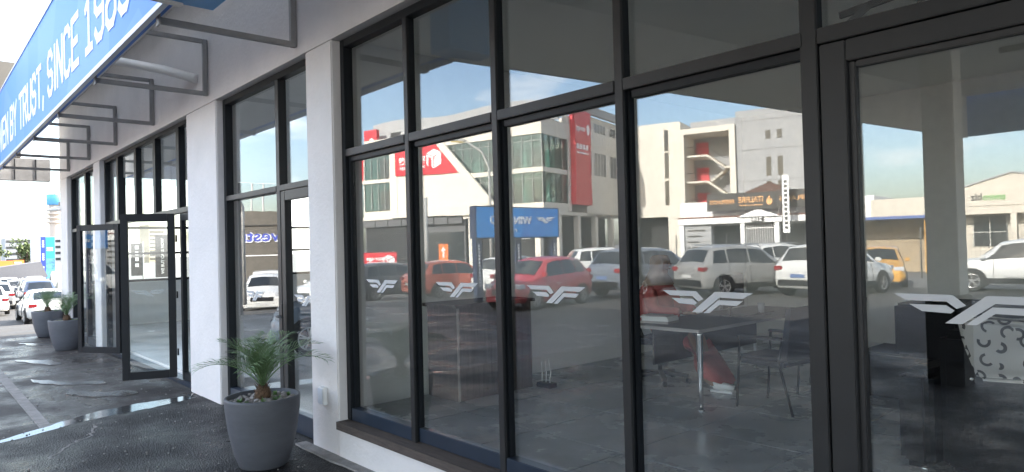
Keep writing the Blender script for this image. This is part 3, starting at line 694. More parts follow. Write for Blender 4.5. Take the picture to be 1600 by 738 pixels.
# swivel chair under the seated person
oc = thing('office_chair', 'black five-star swivel chair that the person in red sits on', 'chair', (-4.60, 3.18, FZ), R(10))
bevel(MB().box(-.23, .23, -.23, .23, .42, .49).build('seat', M_mesh, oc), .03); bevel(MB().box(-.27, -.22, -.21, .21, .56, 1.0).build('backrest', M_mesh, oc), .02)
MB().tube([(0, 0, .10), (0, 0, .42)], .025).build('gas_lift', M_chrome, oc); MB().obox((-.2, 0, .45), (-.27, 0, .62), .06, .03).build('back_post', M_black, oc)
for k in range(5):
    a = k * 1.2566 + .3; lg = MB().obox((0, 0, .11), (.30 * math.cos(a), .30 * math.sin(a), .075), .05, .035).build('base_arm', M_black, oc)
    MB().tube([(.30 * math.cos(a) - .015, .30 * math.sin(a), .03), (.30 * math.cos(a) + .015, .30 * math.sin(a), .03)], .03, 10).build('castor', M_black, lg)
def visitor_chair(label, loc, rz):
    t = thing('visitor_chair', label, 'chair', loc, R(rz), 'black visitor chairs at the desk')
    bevel(MB().box(-.25, .25, -.24, .24, .40, .48).build('seat', M_mesh, t), .03)
    bk_ = MB(); bk_.prism([(.19, .46), (.25, .46), (.31, .92), (.26, .92)], 'y', -.24, .24); bk_.build('backrest', M_mesh, t)
    for s in (-1, 1):
        MB().tube([(-.25, s * .25, 0), (-.20, s * .25, .64)], .012, 8).build('front_leg', M_black, t)
        MB().tube([(.30, s * .25, 0), (.18, s * .25, .45), (.22, s * .25, .64)], .012, 8).build('rear_leg', M_black, t)
        bevel(MB().box(-.22, .22, s * .25 - .025, s * .25 + .025, .64, .665).build('armrest', M_black, t), .008)
    return t
visitor_chair('black visitor chair with thin legs at the near side of the desk', (-3.13, 2.93, FZ), -4)
visitor_chair('black visitor chair farther back along the desk', (-3.05, 3.85, FZ), 12)
# leather armchair by the door with patterned bag on it
ac = thing('armchair', 'bulky black leather armchair behind the glass door', 'armchair', (-.95, 2.55, FZ), R(-4))
for nm, q in (('seat_base', (-.50, .62, -.55, .75, .05, .44)), ('backrest', (-.46, 1.05, -.82, -.56, .06, .93)), ('armrest', (-.72, -.51, -.80, .80, .04, .66)), ('armrest', (.63, .86, -.54, .80, .04, .66)), ('seat_cushion', (-.48, .60, -.50, .78, .445, .54))):
    bevel(MB().box(*q).build(nm, M_leather, ac), .05 if nm != 'seat_cushion' else .03, 3)
for x, y in ((-.6, -.7), (-.6, .7), (.75, -.45), (.75, .7)): MB().tube([(x, y, 0), (x, y, .05)], .025).build('foot', M_chrome, ac)
sb2 = thing('side_unit', 'low dark unit standing left of the black armchair', 'cabinet', (-2.28, 4.25, FZ))
bevel(MB().box(-.55, .30, -.35, .35, .0, .42).build('plinth_box', M_leather, sb2), .02); bevel(MB().box(-.18, .34, -.38, .38, .423, .90).build('upper_box', M_leather, sb2), .03)
# patterned bag: pale cloth with printed black curls
m, t_, b_ = newmat('swirl_print_cloth'); n = t_.nodes; l = t_.links
tcn = n.new('ShaderNodeTexCoord'); vo = n.new('ShaderNodeTexVoronoi'); vo.inputs['Scale'].default_value = 11; vo.inputs['Randomness'].default_value = .75
l.new(tcn.outputs['Object'], vo.inputs['Vector'])
def mth(op, a, b=None, v=None):
    q = n.new('ShaderNodeMath'); q.operation = op; l.new(a, q.inputs[0])
    if b is not None: l.new(b, q.inputs[1])
    if v is not None: q.inputs[1].default_value = v
    return q.outputs[0]
ring = mth('LESS_THAN', mth('ABSOLUTE', mth('SUBTRACT', vo.outputs['Distance'], v=.34)), v=.075)
sx = n.new('ShaderNodeSeparateXYZ'); l.new(vo.outputs['Color'], sx.inputs[0]); vs_ = n.new('ShaderNodeVectorMath'); vs_.operation = 'SUBTRACT'
l.new(tcn.outputs['Object'], vs_.inputs[0]); l.new(vo.outputs['Position'], vs_.inputs[1]); s3 = n.new('ShaderNodeSeparateXYZ'); l.new(vs_.outputs[0], s3.inputs[0])
at = n.new('ShaderNodeMath'); at.operation = 'ARCTAN2'; l.new(s3.outputs['Z'], at.inputs[0]); l.new(s3.outputs['X'], at.inputs[1])
gap = mth('GREATER_THAN', mth('SINE', mth('ADD', at.outputs[0], mth('MULTIPLY', sx.outputs[0], v=6.28))), v=-.35)
fac = mth('MULTIPLY', ring, gap); mxn = n.new('ShaderNodeMixRGB'); mxn.inputs[1].default_value = (.42, .405, .38, 1); mxn.inputs[2].default_value = (.02, .02, .02, 1)
l.new(fac, mxn.inputs[0]); l.new(mxn.outputs[0], b_.inputs['Base Color']); b_.inputs['Roughness'].default_value = .8
M_swirl = m
bag = thing('patterned_bag', 'pale bag printed with black curls on the black armchair', 'bag', (-1.16, 1.62, FZ + .62), R(-4))
o = MB().prism([(-.10, .0), (.46, .03), (.50, .33), (-.20, .36), (-.17, .2)], 'y', -.07, .07).build('bag_body', M_swirl, bag); bevel(o, .025, 3)
MB().tube([(-.2, 0, .39), (-.12, 0, .44), (.0, .0, .45), (.12, 0, .40)], .018, 8).build('strap', M_black, bag)
MB().blob((.06, .0, .42), .20, .06, .06, 12, 6, .1).build('dark_lining', M_black, bag)
for x in (-.14, .42): MB().blob((x, -.02, .0 if x < 0 else .05), .012, .012, .012, 8, 5).build('stud', M_chrome, bag)
bag.location = (-1.10, 1.62, FZ + .68)
# ------------------------------------------------------------------ seated person in red
def skinned(name, pts, edges, rad, m, parent, sub=2, root=0):
    me = bpy.data.meshes.new(name); me.from_pydata(pts, edges, []); o = bpy.data.objects.new(name, me); COL.objects.link(o)
    md = o.modifiers.new('skin', 'SKIN'); md.use_smooth_shade = True
    for i, r_ in enumerate(rad):
        me.skin_vertices[0].data[i].radius = r_ if isinstance(r_, tuple) else (r_, r_)
        me.skin_vertices[0].data[i].use_root = (i == root)
    ms = o.modifiers.new('sub', 'SUBSURF'); ms.levels = sub; ms.render_levels = sub
    ev = o.evaluated_get(bpy.context.evaluated_depsgraph_get()); nm = bpy.data.meshes.new_from_object(ev)
    bpy.data.objects.remove(o); nm.name = name; nm.materials.clear(); nm.materials.append(m)
    for p in nm.polygons: p.use_smooth = True
    o = bpy.data.objects.new(name, nm); COL.objects.link(o); o.parent = parent; return o
pe = thing('person', 'person in a rust red robe and pale head covering sitting at the desk', 'person', (-4.60, 3.18, FZ), R(6))
P = [(-.05, 0, .58), (-.04, 0, .75), (-.02, 0, .92), (.0, 0, 1.06), (.03, 0, 1.14), (.05, 0, 1.22), (.065, 0, 1.30), (.06, 0, 1.36),      # pelvis..head top 0-7
     (.0, .17, 1.03), (.10, .24, .80), (.36, .15, .78), (.0, -.17, 1.03), (.10, -.24, .80), (.36, -.13, .78),                              # arms 8-13
     (.06, .10, .55), (.42, .12, .53), (.52, .12, .12), (.64, .13, .05), (.06, -.10, .55), (.44, -.11, .53), (.60, -.12, .12), (.74, -.12, .05)]  # legs 14-21
Ed = [(0, 1), (1, 2), (2, 3), (3, 4), (4, 5), (5, 6), (6, 7), (3, 8), (8, 9), (9, 10), (3, 11), (11, 12), (12, 13), (0, 14), (14, 15), (15, 16), (16, 17), (0, 18), (18, 19), (19, 20), (20, 21)]
Rd = [(.15, .12), (.14, .11), (.16, .12), (.13, .09), .055, .07, .095, .08, .055, .042, .03, .055, .042, .03, .085, .06, .04, .035, .085, .06, .04, .035]
body = skinned('body', P, Ed, Rd, M_skin, pe)
for s, hx, hy in ((1, .37, .145), (-1, .37, -.125)):
    hb = MB()
    hb.blob((hx + .045, hy, .775), .05, .042, .017, 10, 6)
    for k in range(4):
        y = hy + (-.03 + .02 * k); ln = (.055, .07, .072, .06)[k]
        hb.tube([(hx + .08, y, .775), (hx + .08 + ln * .5, y * 1.0, .782), (hx + .08 + ln, y, .765)], [.009, .0085, .006], 7)
    hb.tube([(hx + .02, hy - s * .03, .775), (hx + .05, hy - s * .06, .778), (hx + .085, hy - s * .062, .77)], [.011, .010, .007], 7)
    hb.build('hand', M_skin, pe)
fc_ = MB().blob((.145, 0, 1.275), .035, .018, .022, 8, 6).blob((.13, .032, 1.31), .018, .014, .010, 8, 5).blob((.13, -.032, 1.31), .018, .014, .010, 8, 5).blob((.135, 0, 1.235), .02, .026, .010, 8, 5)
fc_.build('face_features', M_skin, pe)
# robe: lathed-looking shell of rings following torso and skirt
def rings(name, secs, m, parent, n=22, fold=.0):
    vs = []; fs = []
    for j, (c, ax, ay, tilt) in enumerate(secs):
        for k in range(n):
            q = 2 * math.pi * k / n; w = 1 + fold * math.sin(k * 3.0 + j * .7)
            x, y = ax * math.cos(q) * w, ay * math.sin(q) * w
            vs.append((c[0] + x * math.cos(tilt), c[1] + y, c[2] + x * math.sin(tilt)))
    for j in range(len(secs) - 1):
        for k in range(n): fs.append((j * n + k, j * n + (k + 1) % n, (j + 1) * n + (k + 1) % n, (j + 1) * n + k))
    mb = MB(); mb._add(vs, fs, True); o = mb.build(name, m, parent)
    return o
rings('robe', [((.05, 0, 1.135), .05, .06, .2), ((.0, 0, 1.11), .11, .15, .1), ((-.01, 0, 1.04), .155, .225, .05), ((-.03, 0, .9), .18, .22, 0), ((-.03, 0, .75), .19, .205, 0), ((.0, 0, .64), .24, .23, 0), ((.10, 0, .55), .16, .25, -1.0),
               ((.30, 0, .52), .14, .25, -1.3), ((.48, 0, .46), .15, .24, -1.0), ((.58, 0, .32), .16, .23, -.6), ((.63, 0, .18), .19, .22, -.3), ((.65, 0, .13), .19, .22, -.3)], M_dress, pe, fold=.03)
for s in (1, -1):
    skinned('sleeve', [(-.0, s * .16, 1.05), (.03, s * .22, .95), (.09, s * .255, .80), (.23, s * .20, .78), (.35, s * .14, .785)], [(0, 1), (1, 2), (2, 3), (3, 4)], [.085, .085, .08, .07, .062], M_dress, pe, 1)
rings('headscarf', [((.045, 0, 1.385), .03, .03, 0), ((.04, 0, 1.375), .085, .075, 0), ((.035, 0, 1.33), .112, .10, -.1), ((.02, 0, 1.26), .105, .098, -.25), ((.015, 0, 1.20), .10, .10, -.3), ((.01, 0, 1.13), .13, .16, 0), ((.0, 0, 1.06), .165, .22, 0)], M_scarf, pe, fold=.02)
for s, x in ((1, .66), (-1, .78)):
    sh = MB(); y = s * .12
    sh.blob((x, y, .055), .125, .048, .045, 12, 6); sh.box(x - .115, x + .118, y - .046, y + .046, .002, .022)
    sh.blob((x - .06, y, .085), .055, .042, .05, 10, 6); bso = sh.build('shoe', M_whitep, pe)

# ------------------------------------------------------------------ cars
CARPAINT = {}
def paint(col):
    k = 'car_paint_%d_%d_%d' % tuple(int(c * 100) for c in col)
    return mat(k, col, .28, coat=.8, var=.03, scale=2)
# station: x fraction from rear, underside z, belt z, top z, half width low, half width belt, half width top
KIND = {
 'hatch': dict(L=3.8, W=1.68, wb=2.45, r=.30, ro=.72, st=[(0, .42, .62, .64, .66, .68, .66), (.015, .26, .88, .90, .76, .74, .70), (.05, .22, .96, 1.0, .82, .76, .68), (.13, .20, .97, 1.42, .84, .78, .58), (.30, .19, .95, 1.50, .84, .79, .60), (.48, .19, .93, 1.49, .84, .79, .60), (.60, .19, .92, 1.41, .84, .79, .57), (.775, .20, .90, .95, .84, .78, .70), (.90, .21, .80, .84, .83, .76, .66), (.965, .24, .68, .72, .78, .72, .60), (1, .34, .56, .58, .62, .60, .5)]),
 'suv': dict(L=4.4, W=1.85, wb=2.65, r=.35, ro=.78, st=[(0, .48, .78, .80, .74, .76, .72), (.012, .32, 1.02, 1.04, .84, .82, .78), (.035, .28, 1.08, 1.12, .90, .84, .76), (.11, .27, 1.09, 1.60, .925, .86, .64), (.28, .26, 1.07, 1.69, .925, .87, .67), (.48, .26, 1.05, 1.68, .925, .87, .67), (.60, .26, 1.04, 1.58, .925, .87, .64), (.745, .26, 1.02, 1.07, .925, .86, .78), (.89, .28, .95, .99, .91, .84, .74), (.965, .32, .82, .86, .86, .80, .68), (1, .42, .66, .68, .70, .68, .58)]),
 'sedan': dict(L=4.6, W=1.82, wb=2.7, r=.33, ro=.85, st=[(0, .44, .70, .72, .70, .72, .68), (.015, .28, .92, .96, .82, .80, .72), (.13, .22, .97, 1.02, .90, .82, .70), (.27, .20, .95, 1.38, .91, .83, .58), (.42, .20, .93, 1.45, .91, .84, .60), (.52, .20, .92, 1.44, .91, .84, .60), (.60, .20, .91, 1.36, .91, .84, .57), (.73, .20, .89, .94, .91, .83, .72), (.88, .21, .80, .84, .90, .82, .70), (.965, .24, .68, .71, .86, .78, .64), (1, .32, .56, .58, .70, .66, .54)]),
 'pickup': dict(L=5.2, W=1.85, wb=3.2, r=.38, ro=.95, st=[(0, .55, 1.02, 1.04, .84, .86, .84), (.01, .45, 1.12, 1.70, .90, .88, .76), (.05, .44, 1.13, 1.80, .92, .88, .76), (.36, .42, 1.12, 1.82, .925, .88, .74), (.365, .42, 1.12, 1.74, .925, .88, .68), (.46, .42, 1.10, 1.80, .925, .88, .68), (.58, .42, 1.08, 1.78, .925, .88, .67), (.70, .42, 1.07, 1.14, .925, .87, .78), (.90, .45, 1.04, 1.08, .92, .86, .76), (.97, .5, .9, .94, .88, .82, .70), (1, .58, .78, .80, .74, .72, .62)]),
 'van': dict(L=4.9, W=1.9, wb=2.95, r=.34, ro=.95, st=[(0, .5, 1.1, 1.14, .86, .88, .84), (.012, .32, 1.15, 2.0, .92, .92, .80), (.05, .3, 1.15, 2.18, .95, .93, .80), (.4, .3, 1.12, 2.22, .95, .93, .82), (.66, .3, 1.10, 2.20, .95, .93, .80), (.72, .3, 1.08, 2.1, .95, .93, .78), (.88, .3, 1.05, 1.10, .94, .90, .78), (.965, .34, .88, .92, .88, .84, .7), (1, .44, .72, .74, .74, .70, .6)]),
}
WHEELS = {}
def wheel_meshes(r, style):
    k = (round(r, 2), style)
    if k in WHEELS: return WHEELS[k]
    ty = MB(); n = 28; prof = [(r * .66, -.10), (r * .93, -.10), (r, -.075), (r, .075), (r * .93, .10), (r * .66, .10)]
    vs = [(q * math.cos(2 * math.pi * i / n), y, q * math.sin(2 * math.pi * i / n)) for q, y in prof for i in range(n)]
    ty._add(vs, [(a * n + i, a * n + (i + 1) % n, (a + 1) * n + (i + 1) % n, (a + 1) * n + i) for a in range(len(prof) - 1) for i in range(n)], True)
    to = ty.build('tyre', M_tyre); tm = to.data; bpy.data.objects.remove(to)
    rm = MB(); vs = [(q * math.cos(2 * math.pi * i / n), y, q * math.sin(2 * math.pi * i / n)) for q, y in ((r * .67, .02), (r * .67, .092), (r * .60, .095), (r * .57, .06)) for i in range(n)]
    rm._add(vs, [(a * n + i, a * n + (i + 1) % n, (a + 1) * n + (i + 1) % n, (a + 1) * n + i) for a in range(3) for i in range(n)], True)
    for i in range(5):
        for dq in ((-.16, .16) if style else (0,)):
            q = 2 * math.pi * i / 5 + .3; p0 = (r * .10 * math.cos(q), .075, r * .10 * math.sin(q)); p1 = (r * .60 * math.cos(q + dq), .085, r * .60 * math.sin(q + dq))
            rm.obox(p0, p1, r * (.10 if style else .17), .025)
    rm.prism([(r * .15 * math.cos(i * .524), r * .15 * math.sin(i * .524)) for i in range(12)], 'y', .05, .098)
    ro = rm.build('rim', M_alloy); rmm = ro.data; bpy.data.objects.remove(ro)
    dm = MB(); dm.prism([(r * .66 * math.cos(i * .262), r * .66 * math.sin(i * .262)) for i in range(24)], 'y', .01, .03)
    do = dm.build('hub_disc', M_dark); dmm = do.data; bpy.data.objects.remove(do)
    WHEELS[k] = (tm, rmm, dmm); return WHEELS[k]
def car(kind, label, cat, col, x, y, heading, group=None, rails=False, clad=False, plate='w', style=1, name=None, roofcol=None):
    K = KIND[kind]; Ln, Wd, wb, r, ro = K['L'], K['W'], K['wb'], K['r'], K['ro']; st = K['st']
    t = thing(name or {'hatch': 'hatchback_car', 'suv': 'suv_car', 'sedan': 'sedan_car', 'pickup': 'pickup_truck', 'van': 'panel_van'}[kind], label, cat, (x, y, .0), R(heading), group)
    X = lambda f: f * Ln - Ln / 2
    pm = paint(col)
    def sec(s):
        f, zb, zs, zt, wl, ws, wt = s; zm = zb + (zs - zb) * .5
        return [(wl * .90, zb), (wl, zb + .10), (max(wl, ws) + .012, zm), (ws + .012, zs - .04), (ws, zs), ((ws + wt) / 2 + .012, (zs + zt) / 2 + .004), (wt + .01, zt - .035), (wt * .88, zt), (wt * .45, zt + .028), (0, zt + .036)]
    mb = MB(); vs = []; fs = []; n = 19
    for s in st:
        hp = sec(s); row = [(X(s[0]), -a, z) for a, z in hp] + [(X(s[0]), a, z) for a, z in hp[-2::-1]]
        vs += row
    for i in range(len(st) - 1):
        for k in range(n - 1): fs.append((i * n + k, i * n + k + 1, (i + 1) * n + k + 1, (i + 1) * n + k))
        fs.append((i * n + n - 1, i * n, (i + 1) * n, (i + 1) * n + n - 1))
    mb._add(vs, fs, True); mb.f.append(list(range(n))); mb.f.append([(len(st) - 1) * n + k for k in range(n)][::-1])
    body = mb.build('body', pm, t)
    def at(f):
        for a, b in zip(st[:-1], st[1:]):
            if a[0] <= f <= b[0] + 1e-6:
                u = (f - a[0]) / (b[0] - a[0]); return [a[i] + (b[i] - a[i]) * u for i in range(7)]
    # which stations carry the cabin
    cab = [i for i, s in enumerate(st) if s[3] - s[2] > .25]; i0, i1 = cab[0], cab[-1]
    fr, ff = st[i0][0], st[i1][0]
    # side windows, each on the slanted cabin side
    def side_pt(f, v, s, off=.014):
        q = at(f); ws, wt, zs, zt = q[5], q[6], q[2], q[3]; z = zs + (zt - zs) * v
        if v <= .5: w = ws + ((ws + wt) / 2 + .012 - ws) * v * 2
        else: w = (ws + wt) / 2 + .012 + (wt + .01 - ((ws + wt) / 2 + .012)) * (v - .5) * 2
        return (X(f), s * (w + off), z)
    span = ff - fr
    frb = st[i0 - 1][0] if i0 else fr; ffb = st[i1 + 1][0]
    if kind == 'pickup': wins = [((.385, .39), (.47, .47)), ((.485, .485), (.575, .655))]
    elif kind == 'van': wins = [((.54, .54), (.665, .80))]
    elif kind == 'sedan': wins = [((fr - .045, fr + .035), (.435, .435)), ((.45, .45), (ff - .01, ffb - .045))]
    else: wins = [((fr - .01, fr + .02), (fr + .115, fr + .115)), ((fr + .13, fr + .13), (.425, .425)), ((.44, .44), (ff - .005, ffb - .05))]
    for (b0, t0), (t1, b1) in wins:
        for s in (-1, 1):
            A = [side_pt(b0, .10, s), side_pt((b0 + b1) / 2, .08, s), side_pt(b1, .10, s), side_pt((t1 * .6 + b1 * .4), .5, s), side_pt(t1, .84, s), side_pt((t0 + t1) / 2, .86, s), side_pt(t0, .84, s), side_pt((t0 + b0) / 2, .5, s)]
            B = [(p[0], p[1] - s * .01, p[2]) for p in A]
            wmb = MB(); wmb._add(A + B, [tuple(range(8)), tuple(range(8, 16))[::-1]] + [(i, (i + 1) % 8, 8 + (i + 1) % 8, 8 + i) for i in range(8)])
            wmb.build('side_window', M_cargl, t)
    def slope_glass(nm, ia, ib):
        a, b = st[ia], st[ib]
        def P(v, u):
            xx = X(a[0] + (b[0] - a[0]) * v); zz = a[3] + (b[3] - a[3]) * v; w = a[6] + (b[6] - a[6]) * v
            return Vector((xx, u * w * .88, zz + .036 * (1 - abs(u)) + .002))
        d = (P(1, 0) - P(0, 0)).normalized(); nn = Vector((-d.z, 0, d.x)); nn = nn if nn.z > 0 else -nn
        grid = [P(v, u) + nn * .012 for v in (.07, .5, .90) for u in (-1, -.6, 0, .6, 1)]; back = [p - nn * .01 for p in grid]
        fs_ = [(j * 5 + i, j * 5 + i + 1, j * 5 + i + 6, j * 5 + i + 5) for j in range(2) for i in range(4)]
        wm = MB(); wm._add(grid, fs_, True); wm._add(back, fs_)
        for e in ((0, 1, 2, 3, 4), (10, 11, 12, 13, 14)): wm._add([grid[i] for i in e] + [back[i] for i in e], [(i, i + 1, i + 6, i + 5) for i in range(4)])
        wm.build(nm, M_cargl, t)
    slope_glass('windscreen', i1, i1 + 1)
    if kind != 'van' and kind != 'pickup': slope_glass('rear_window', i0 - 1, i0)
    else:
        q = st[1]; box('rear_window', M_cargl, t, X(0) - .012, X(0.004), -.6, .6, q[2] + .06, q[3] - .15)
    # wheels in dark arches
    tm, rmm, dm = wheel_meshes(r, style)
    for fx in (X(0) + ro, X(0) + ro + wb):
        for s in (-1, 1):
            q = at((fx + Ln / 2) / Ln); wy = q[4]
            am = MB(); ra = r * 1.20; ns = 20
            am.prism([(fx + ra * math.cos(math.pi * k / ns * 1.24 - .37), r + ra * math.sin(math.pi * k / ns * 1.24 - .37)) for k in range(ns + 1)], 'y', s * (wy - .25), s * (max(q[4], q[5]) + (.026 if clad else .018)))
            am.build('wheel_arch', M_black, t)
            w = bpy.data.objects.new('wheel', tm); COL.objects.link(w); w.parent = t; w.location = (fx, s * (wy - .055), r)
            if s < 0: w.rotation_euler = (0, 0, math.pi)
            for nm, me in (('rim', rmm), ('hub_disc', dm)):
                o = bpy.data.objects.new(nm, me); COL.objects.link(o); o.parent = w
    zb0 = st[1][1]; q1 = st[1]
    for f in ((fr + .125, .43, ffb - .10) if kind in ('hatch', 'suv', 'sedan') else (.47, ffb - .08)):
        q = at(f)
        for s in (-1, 1):
            MB().tube([(X(f), s * (q[5] + .016), q[2] - .015), (X(f), s * (max(q[4], q[5]) + .016), (q[1] + q[2]) / 2), (X(f), s * (q[4] + .006), q[1] + .13)], .007, 5).build('door_seam', M_black, t)
    for s in (-1, 1): MB().tube([(X(.20), s * (at(.20)[5] + .012), at(.20)[2] - .11), (X(.5), s * (at(.5)[5] + .014), at(.5)[2] - .12), (X(.80), s * (at(.80)[5] + .012), at(.80)[2] - .13)], .006, 5).build('crease_line', pm, t)
    MB().tube([(X(.50), .0, st[4][3] + .03), (X(.44), .0, st[4][3] + .20)], .005, 5).build('aerial', M_black, t)
    for s in (-.42, .42):
        MB().obox((X(ffb) - .12, s, st[i1 + 1][3] + .10), (X(ffb) - .22, s + .38, st[i1 + 1][3] + .19), .02, .012).build('wiper', M_black, t)
    # lower bumpers / sills
    if clad or kind == 'suv':
        for s in (-1, 1): box('sill', M_black, t, X(0) + ro + r * 1.15, X(0) + ro + wb - r * 1.15, s * (K['W'] / 2 - .10), s * (K['W'] / 2 + .008), zb0 - .03, zb0 + .13, bev=.01)
    bevel(MB().box(X(0) - .02, X(.03), -Wd * .40, Wd * .40, zb0 + .06, zb0 + .26).build('rear_bumper', M_black if kind == 'suv' or clad else pm, t), .02)
    bevel(MB().box(X(.97), X(1) + .02, -Wd * .38, Wd * .38, st[-1][1] - .10, st[-1][1] + .05).build('front_bumper', M_black if clad else pm, t), .02)
    bevel(MB().box(X(.985), X(1) + .012, -Wd * .24, Wd * .24, st[-1][2] - .10, st[-1][2] + .06).build('grille', M_black, t), .01)
    zl = st[2][2]; wr = st[1][5]
    for s in (-1, 1):
        tl_ = MB().box(X(0) - .022 + .02, X(.045), s * (wr * .70), s * (wr + .055), zl - .22, zl - .07).build('tail_light', M_tail, t); bevel(tl_, .02)
        hl = MB().box(X(.925), X(.985), s * (Wd * .26), s * (Wd * .455), st[-2][2] - .06, st[-2][2] + .09).build('headlight', M_lens, t); bevel(hl, .025)
        mr_ = bevel(MB().box(X(ffb) - .24, X(ffb) - .10, s * (st[i1][5] + .02), s * (st[i1][5] + .20), st[i1][2] + .03, st[i1][2] + .17).build('mirror', pm, t), .03)
        for f in ((.36, .50) if kind in ('hatch', 'suv', 'sedan') else (.47,)):
            q = at(f); bevel(MB().box(X(f) - .09, X(f) + .09, s * (q[5] + .0), s * (q[5] + .035), q[2] - .12, q[2] - .085).build('door_handle', pm, t), .008)
    box('rear_plate', M_plateb if plate == 'b' else M_plate, t, X(0) - .034, X(0) - .021, -.25, .25, zb0 + .32 if kind != 'hatch' else zb0 + .30, zb0 + .43 if kind != 'hatch' else zb0 + .41)
    box('front_plate', M_plate, t, X(1) + .021, X(1) + .033, -.25, .25, st[-1][1] - .03, st[-1][1] + .08)
    if rails:
        for s in (-1, 1): MB().tube([(X(fr + .02), s * .56, st[i0][3] + .04), (X(fr + .06), s * .56, st[i0 + 1][3] + .05), (X(ff - .04), s * .56, st[i1 - 1][3] + .05), (X(ff), s * .56, st[i1][3] + .04)], .018, 6).build('roof_rail', M_alloy, t)
    return t
GR = 'cars parked across the road'; GL_ = 'cars parked beyond the shop'
WHT = (.64, .64, .62); SIL = (.25, .25, .245)
rc = car('hatch', 'shiny red hatchback with a winged logo on its door, reflected in the tall windows', 'car', (.40, .015, .03), -15.5, -11.75, 81, GR)
for s in (1, -1):
    lo = logo_mb(0, 0, 0, .003, .62, 1); o = lo.build('door_logo', M_wlet, rc)
    o.rotation_euler = (0, 0, 0 if s < 0 else math.pi); o.location = (.10, s * .862, .72)
car('hatch', 'orange hatchback reflected left of the red hatchback', 'car', (.62, .13, .06), -23.6, -14.3, -84, GR).location.z = -.16
car('suv', 'dark grey estate reflected at the far left of the tall panes', 'car', (.075, .078, .08), -28.0, -14.4, -84, GR).location.z = -.44
car('sedan', 'white saloon reflected in the left edge of the first tall pane', 'car', WHT, -27.7, -11.1, 65, GR).location.z = -.42
car('hatch', 'white hatchback reflected behind the navy sign post', 'car', WHT, -19.55, -14.6, -86, GR)
car('suv', 'white car reflected behind the rear of the red hatchback', 'car', WHT, -20.9, -21.6, -60, GR)
car('suv', 'silver grey car with blue number plate reflected right of the red one', 'car', (.14, .16, .19), -15.5, -17.2, -84, GR, plate='b')
car('suv', 'silver compact off-roader reflected behind the seated person', 'car', SIL, -12.9, -18.85, -70, GR, clad=True, rails=True)
car('suv', 'white off-roader with blue number plate reflected beside the glass door post', 'car', WHT, -10.1, -20.2, -82, GR, plate='b', clad=True)
car('suv', 'white car with roof rails reflected behind the white off-roader', 'car', WHT, -14.6, -25.2, -70, GR, rails=True)
car('hatch', 'yellow orange hatchback reflected in the glass door', 'car', (.62, .33, .06), -10.6, -25.4, 70, GR)
car('suv', 'white off-roader reflected at the right edge of the glass door', 'car', WHT, -5.9, -24.3, 172, GR, clad=True)
car('sedan', 'white sporty saloon facing the shop, reflected in the pane beside the near palm', 'car', WHT, -29.0, -8.5, 25, GR).location.z = -.5
car('pickup', 'white pickup with canopy reflected above the white saloon', 'truck', WHT, -34.3, -10.8, 200, GR).location.z = -.82
sc_ = car('hatch', 'slate grey car on display inside, seen through the narrow glass door', 'car', (.16, .19, .23), -11.15, 3.6, 245, None); sc_.location.z = .10
# cars parked beyond the shop, seen directly at the left edge
for kd, x, y, z, l, c in (('sedan', -38.4, 1.9, -1.0, 'nearest white saloon seen from behind, beyond the far pots', WHT), ('hatch', -46.6, .35, -1.05, 'white hatchback cut off by the left edge of the photo', WHT),
        ('suv', -53.5, 1.2, -1.2, 'silver car in the row ahead of the cut-off white hatchback', SIL), ('suv', -54.5, 3.5, -1.2, 'dark blue car ahead of the nearest white saloon', (.05, .07, .12)),
        ('van', -55.5, 5.4, -1.2, 'cream panel van behind the far pots beside the last pillar', (.66, .62, .50)), ('suv', -80, 4.3, -1.5, 'small white car far off at the left edge', WHT), ('hatch', -75.5, 4.5, -1.45, 'small silver car far off in front of the awning', SIL),
        ('suv', -84, 6.8, -1.55, 'tiny white car far off below the tall billboard', WHT), ('suv', -67.5, 4.7, -1.35, 'grey car in the middle distance between the white ones', (.2, .2, .21)), ('suv', -63, 1.6, -1.3, 'white car behind the silver one near the left edge', WHT)):
    car(kd, l, 'van' if kd == 'van' else 'car', c, x, y, 180, GL_).location.z = z
# ------------------------------------------------------------------ street opposite (seen mirrored in the glass)
# buildings stand in their own frame: local x to the shop-side viewer's left, +y towards the shop
def bldg(name, label, x, y, ang, cat='building'): return thing(name, label, cat, (x, y, 0), R(ang))
def bp(nm, m, root, x0, x1, d0, d1, z0, z1): return box(nm, m, root, x0, x1, -d1, -d0, z0, z1)
LT = (-1, 0, 0)   # reading direction for signs that face the shop
st_ = bldg('storage_building', 'cream and red self storage block with glazed corner and grey roof', -46.6, -42.4, -16)
bp('upper_wall', M_cream, st_, -23.5, -18.9, .6, 17.9, 5.3, 14.1)
bp('upper_wall', M_cream, st_, -18.88, -12.0, 0, 17.9, 5.3, 14.1)
bp('parapet', M_cream, st_, -23.5, .12, -.12, 3, 12.55, 14.15); bp('parapet', M_cream, st_, .0, .14, 3.01, 17.9, 12.55, 14.1)
bp('floor_band', M_cream, st_, -11.98, .10, -.06, 5, 8.95, 9.40); bp('floor_band', M_cream, st_, -11.98, .10, -.06, 5, 5.25, 6.05)
bp('core', M_greyp, st_, -11.98, -3.2, 3.2, 17.8, 5.3, 14.0)
bp('pier', M_cream, st_, -19.0, -18.0, -.05, .2, 5.3, 12.5)
for z in (9.45, 5.35): bp('floor_band', M_cream, st_, -23.6, -18.9, .25, .7, z - .12, z + .28)
for z0, z1 in ((6.28, 9.3), (9.75, 12.5)):
    bp('window_glass', M_teal, st_, -23.2, -19.05, .42, .48, z0, z1); bp('window_back', M_greyp, st_, -23.2, -19.05, .5, .56, z0, z1)
    for k in range(5): bp('mullion', M_pole, st_, -23.2 + k * 1.02, -23.14 + k * 1.02, .36, .44, z0, z1)
    bp('roller_door', M_red, st_, -20.9, -19.2, .485, .499, z0, z0 + 2.2)
